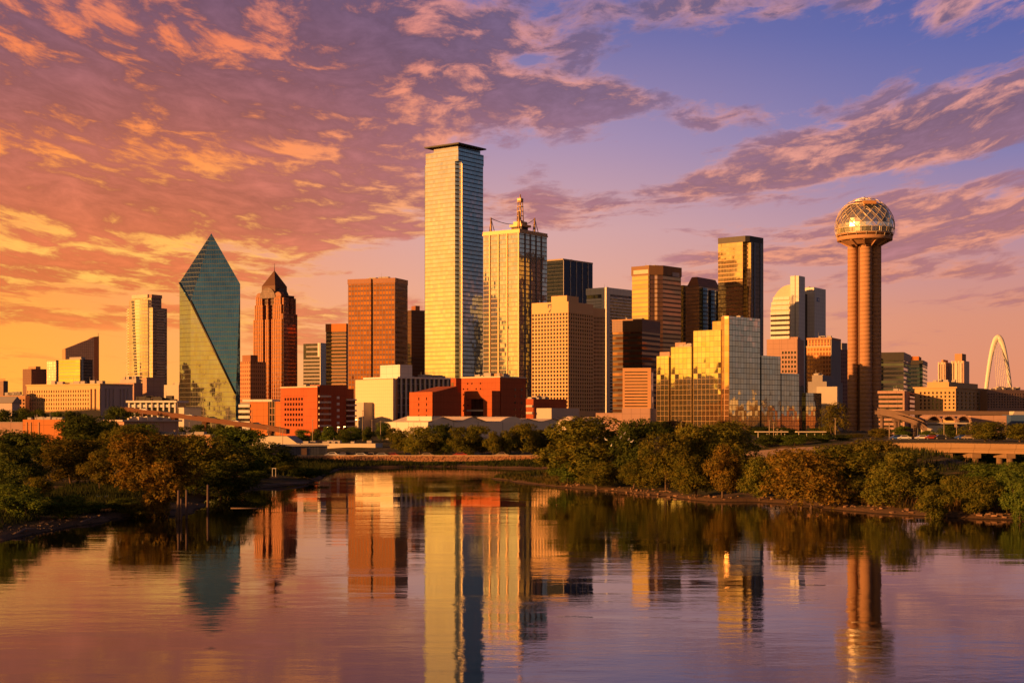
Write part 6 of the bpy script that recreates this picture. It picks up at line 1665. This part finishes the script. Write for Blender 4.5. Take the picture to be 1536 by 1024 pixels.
# stone embankment under the far road
def embankment():
    D = 429.0; root = empty('stone_embankment', (X(640, D), D, .4), 0, 'long sloping wall of rust-coloured stones with a pale coping, beyond the far water', 'embankment')
    x0, x1 = X(446, D) - X(640, D), X(842, D) - X(640, D)
    rn = random.Random(8); mb = MB(); EST = m_plain('embankment_stone', (.40, .20, .10), .9, .45, .5, bump=.3); MORT = m_plain('embankment_earth', (.12, .07, .045), .95, .3, .5)
    mb.face([(x0, -3.0, -.3), (x1, -3.0, -.3), (x1, 0, 2.35), (x0, 0, 2.35)], MORT)
    for r_ in range(7):
        x = x0 + rn.uniform(0, .5)
        while x < x1 - .6:
            w_ = rn.uniform(.5, 1.15); f = (r_ + .5) / 7; y, z = -3.0 + 3 * f, -.2 + 2.5 * f; h = .30; dd = rn.uniform(.10, .34)
            j = lambda: rn.uniform(-.09, .09)
            A = [Vector((x + j(), y - .15 * 1.1 + j(), z - .16 + j())), Vector((x + w_ + j(), y - .17 + j(), z - .16 + j())), Vector((x + w_ + j(), y + .15 + j(), z + .16 + j())), Vector((x + j(), y + .15 + j(), z + .16 + j()))]
            nv = Vector((0, -.66, .75)) * dd
            Bq = [p.lerp(sum(A, Vector()) / 4, .22) + nv for p in A]
            mb.face(Bq, EST)
            for k in range(4): mb.face([A[k], A[(k + 1) % 4], Bq[(k + 1) % 4], Bq[k]], EST)
            x += w_ + rn.uniform(.02, .10)
    mb.build('stone_face', root)
    MB().box(x0, x1, .0, .9, 2.0, 2.62, m_plain('coping_stone', (.50, .36, .22), .85, .15, .2)).build('coping', root)
embankment()

# ------------------------------------------------------------------ roads with parked cars
ASPH = m_plain('asphalt', (.055, .05, .048), .9, .2, .3)
def road(name, pts, wd_, mat):
    mb = MB(); P = []
    for i in range(len(pts) - 1):
        a, b = Vector(pts[i]), Vector(pts[i + 1]); n = max(1, int((b - a).length / 5))
        for k in range(n): P.append(a.lerp(b, k / n))
    P.append(Vector(pts[-1])); rows = []
    for i, p in enumerate(P):
        d = (P[min(i + 1, len(P) - 1)] - P[max(i - 1, 0)]); s_ = Vector((-d.y, d.x)).normalized() * wd_ / 2
        zc_ = max(gz(p.x + s_.x * f, p.y + s_.y * f) for f in (-1, 0, 1)) + .12
        rows.append([Vector((p.x + s_.x, p.y + s_.y, zc_)), Vector((p.x - s_.x, p.y - s_.y, zc_))])
    for i in range(len(rows) - 1):
        a, b, c, d = rows[i][0], rows[i][1], rows[i + 1][1], rows[i + 1][0]
        mb.face([a, b, c, d], mat)
        for q, r_ in ((a, d), (b, c)): mb.face([q, r_, r_ - Vector((0, 0, .9)), q - Vector((0, 0, .9))], mat)
    return tag(mb.build(name), kind='structure')
road('embankment_road', [(-78, 436), (-30, 436), (18, 437)], 10, m_plain('pale_asphalt', (.16, .12, .10), .9, .15, .3))
DIRTR = m_plain('dirt_lot', (.58, .36, .20), .95, .25, .15, bump=.2)
road('dirt_lot', [(52, 352), (64, 352), (80, 352)], 50, DIRTR)
road('station_road', [(52, 478), (110, 470), (180, 462)], 12, ASPH)
def car_proto():
    root = empty('parked_car', (0, 0, 0), 0, 'car', 'car')
    m, t, out = new_mat('car_paint'); oi = t.new('ShaderNodeObjectInfo'); p = principled(t, oi.outputs['Color'], .3, .2, None, .5); p.inputs['Coat Weight'].default_value = .6; t.l.new(p.outputs[0], out.inputs[0])
    mb = MB(); prof = [(-2.2, .35), (-2.25, .75), (-1.55, .92), (-.75, 1.42), (.75, 1.46), (1.45, .98), (2.15, .85), (2.2, .35)]
    for s_ in (-1, 1):
        w_ = lambda z: (.88 if z < 1.0 else .70) * s_
        pl = [(x, w_(z), z) for x, z in prof]
        mb.face(pl if s_ < 0 else list(reversed(pl)), m)
    for i in range(len(prof)):
        (xa, za), (xb, zb) = prof[i], prof[(i + 1) % len(prof)]
        wa, wb = (.88 if za < 1 else .70), (.88 if zb < 1 else .70)
        mb.face([(xa, -wa, za), (xa, wa, za), (xb, wb, zb), (xb, -wb, zb)], m)
    mb.build('body', root)
    gl = MB()
    gl.face([(-1.45, -.80, 1.0), (-1.45, .80, 1.0), (-.80, .68, 1.39), (-.80, -.68, 1.39)], PANE); gl.face([(1.37, .80, 1.05), (1.37, -.80, 1.05), (.80, -.68, 1.43), (.80, .68, 1.43)], PANE)
    for v in gl.v: pass
    gl.v = [(x * 1.012, y, z + .012) for x, y, z in gl.v]
    for s_ in (-1, 1): gl.face([(-1.2, .885 * s_, .98), (1.15, .885 * s_, 1.0), (.70, .735 * s_, 1.38), (-.70, .735 * s_, 1.36)], PANE)
    gl.build('windows', root)
    for x in (-1.4, 1.4):
        for s_ in (-1, 1):
            wm_ = MB(); wm_.tube((x, .68 * s_, .33), (x, .92 * s_, .33), .33, .33, DARKM, 12); wm_.tube((x, .921 * s_, .33), (x, .94 * s_, .33), .18, .16, CONC, 10); wm_.build('wheel', root)
    return root
proto = car_proto()
CARC = {'white': (.75, .73, .70), 'dark': (.03, .03, .035), 'silver': (.42, .42, .43), 'red': (.40, .05, .03), 'blue': (.05, .12, .40), 'tan': (.45, .33, .2)}
car_list = []
for k, (px, D, c) in enumerate(((498, 437, 'white'), (514, 437, 'silver'), (529, 438, 'dark'), (541, 437, 'white'), (556, 438, 'dark'), (572, 438, 'silver'), (588, 439, 'red'), (612, 439, 'dark'), (640, 439, 'tan'), (690, 439, 'red'), (716, 439, 'dark'), (752, 439, 'tan'), (790, 439, 'dark'), (820, 439, 'silver'))):
    car_list.append((X(px, D), D, None, R(90 * (k % 3 == 1) + 3), c, '%s car, %s from the left along the embankment road' % (c, ordn[k])))
for k, (px, y_, D, c) in enumerate(((215, 616, 722, 'white'), (247, 620, 707, 'dark'), (283, 624.5, 691, 'silver'), (318, 629, 676, 'dark'), (352, 634, 660, 'white'), (384, 638, 647, 'dark'))):
    car_list.append((X(px, D), D, Z(y_ + .2, D) - 0.0, R(-14), c, '%s car, %s from the left on the raised road' % (c, ordn[k])))
for k, (px, D, c) in enumerate(((1152, 352, 'blue'), (1160, 356, 'dark'), (1171, 353, 'tan'), (1179, 357, 'blue'))):
    car_list.append((X(px, D), D, None, R(10 + 30 * k), c, '%s car, %s from the left on the dirt lot below the platform canopies' % (c, ordn[k])))
for k, (px, c) in enumerate(((1345, 'blue'), (1356, 'white'), (1383, 'white'), (1397, 'red'), (1411, 'dark'), (1443, 'blue'), (1452, 'tan'), (1502, 'blue'))):
    D = 470 - (px - 1340) * .04
    car_list.append((X(px, D), D, None, R(-3), c, '%s car, %s from the left along the street behind the bridge' % (c, ordn[k])))
for i, (x, y, z, rz, c, lab) in enumerate(car_list):
    z = gz(x, y) + .16 if z is None else z
    r_ = proto if i == 0 else clone(proto, (x, y, z), rz)
    r_.location = (x, y, z); r_.rotation_euler = (0, 0, rz); r_['label'] = lab; r_['group'] = 'parked and passing cars'
    for ch in r_.children:
        if ch.name.startswith('body'): ch.color = (*CARC[c], 1)

# ------------------------------------------------------------------ lamp posts, poles, birds
LIT = m_lamp('lit_lamp', (1.0, .62, .18), 9.0); POLE = m_plain('pole_metal', (.40, .30, .20), .6, .15, .5, .2)
def lamp(label, px, top, D, arm=1.4, lit=False, group='street lamps', base=None):
    x = X(px, D); z = gz(x, D) if base is None else base; h = Z(top, D) - z
    root = empty('street_lamp', (x, D, z), 0, label, 'street lamp', group)
    MB().tube((0, 0, -.2), (0, 0, h), .16, .10, POLE, 7).build('pole', root)
    if arm: MB().tube((0, 0, h - .1), (arm, 0, h + .15), .08, .06, POLE, 6).build('arm', root)
    hd = MB(); hd.box((arm or 0) - .35, (arm or 0) + .35, -.25, .25, h - .02 + (.1 if arm else .03), h + .22 + (.1 if arm else 0), LIT if lit else POLE); hd.build('lamp_head', root)
    return root
lamp('tall lamp post between the mirrored hotel and the sphere-topped tower', 1253, 628, 480, .0)
lamp('tall lamp post right of the foot of the sphere-topped tower', 1334, 636, 480, 0)
lamp('lamp post with a side arm before the left part of the mirrored hotel', 1022, 631, 470, -1.8)
lamp('slim lamp post behind the bridge, left of the canopy arches', 1416, 634, 480, 0)
lamp('slim lamp post behind the bridge, below the canopy arches', 1435, 640, 470, 0)
for k, px in enumerate((1154, 1160.5, 1166, 1172)): lamp('%s from the left of four slender poles by the platform canopies' % ordn[k], px, (631, 634, 644, 646)[k], 500, 0, False, 'slender poles by the canopies')
for k, (px, top) in enumerate(((490, 641), (506, 641), (515, 640.5))):
    lamp('glowing street lamp, %s of three lit ones below the orange brick block' % ordn[k], px, top, 640, .5, True, 'lit street lamps')
lamp('lit street lamp beside the blank cream end wall', 533, 630, 650, .4, True, 'lit street lamps')
for k, (px, top, D) in enumerate(((402, 642, 560), (420, 640, 560), (469, 630, 560), (544, 616, 620), (558, 630, 600), (571, 632, 600), (424, 646, 520), (270, 648, 560), (284, 634, 620), (262, 646, 520))):
    lamp('thin unlit lamp post, %s left to right around the low sheds' % ordn[(7, 8, 9, 2, 0, 1, 3, 5, 6, 4)[k]] if False else 'thin unlit lamp post %s' % ('right of the raised road foot', 'at the foot of the raised road ramp', 'before the orange brick windows', 'beside the blank end wall, left edge', 'under the shaded corner of the blank wall', 'right of the shaded annex wall', 'above the raised shed roof', 'behind the cream shed wall', 'below the middle of the raised road', 'left end above the cream shed wall')[k], px, top, D, 0, False, 'thin lamp posts')
for k, (px, y_, D) in enumerate(((228, 618, 716), (266, 622.5, 699), (305, 627.5, 681), (342, 632.5, 665), (378, 637, 650))):
    lamp('%s from the left of the lamp posts along the raised road' % ordn[k], px, y_ - 21, D, .0, False, 'lamp posts on the raised road', Z(y_, D))
def bird_mesh():
    mb = MB(); ch = [((-.42, 0, .30), .02), ((-.30, 0, .36), .07), ((-.08, 0, .42), .12), ((.12, 0, .46), .10), ((.22, 0, .56), .045), ((.20, 0, .72), .035), ((.26, 0, .84), .045), ((.34, 0, .84), .03), ((.50, 0, .82), .006)]
    n = 8; rings = []
    for i, (p, r) in enumerate(ch):
        a = Vector(ch[max(0, i - 1)][0]); b = Vector(ch[min(len(ch) - 1, i + 1)][0]); d = (b - a).normalized(); s_ = Vector((0, 1, 0)); u = d.cross(s_).normalized()
        rings.append([Vector(p) + (s_ * math.cos(6.283 * k / n) + u * math.sin(6.283 * k / n)) * r for k in range(n)])
    for i in range(len(rings) - 1):
        for k in range(n): mb.face([rings[i][k], rings[i][(k + 1) % n], rings[i + 1][(k + 1) % n], rings[i + 1][k]], FEATH, None, True)
    for s_ in (-.04, .04): mb.tube((0, s_, .36), (.02, s_, 0), .014, .012, DARKM, 5)
    return mb.mesh('white_bird')
FEATH = m_plain('white_feathers', (.80, .78, .76), .8, .05, 3.0)
bm_ = bird_mesh()
for px, py, D, lab in ((909, 662, 268, 'leftmost white egret perched in the largest right-bank tree'), (931, 659, 266, 'upper white egret perched left of the pair in the largest tree'), (943, 662, 266, 'white egret of the pair near the right of the largest tree'), (948, 665, 265, 'rightmost white egret perched in the largest right-bank tree'), (917, 671, 264, 'lowest white egret perched in the largest right-bank tree'), (937, 653, 268, 'topmost white egret perched in the largest right-bank tree')):
    o = bpy.data.objects.new('white_bird', bm_); COL.objects.link(o); o.location = (X(px, D), D, Z(py, D)); o.rotation_euler = (0, 0, px % 6); o.scale = (.8,) * 3
    tag(o, lab, 'bird', 'white egrets in the big tree')
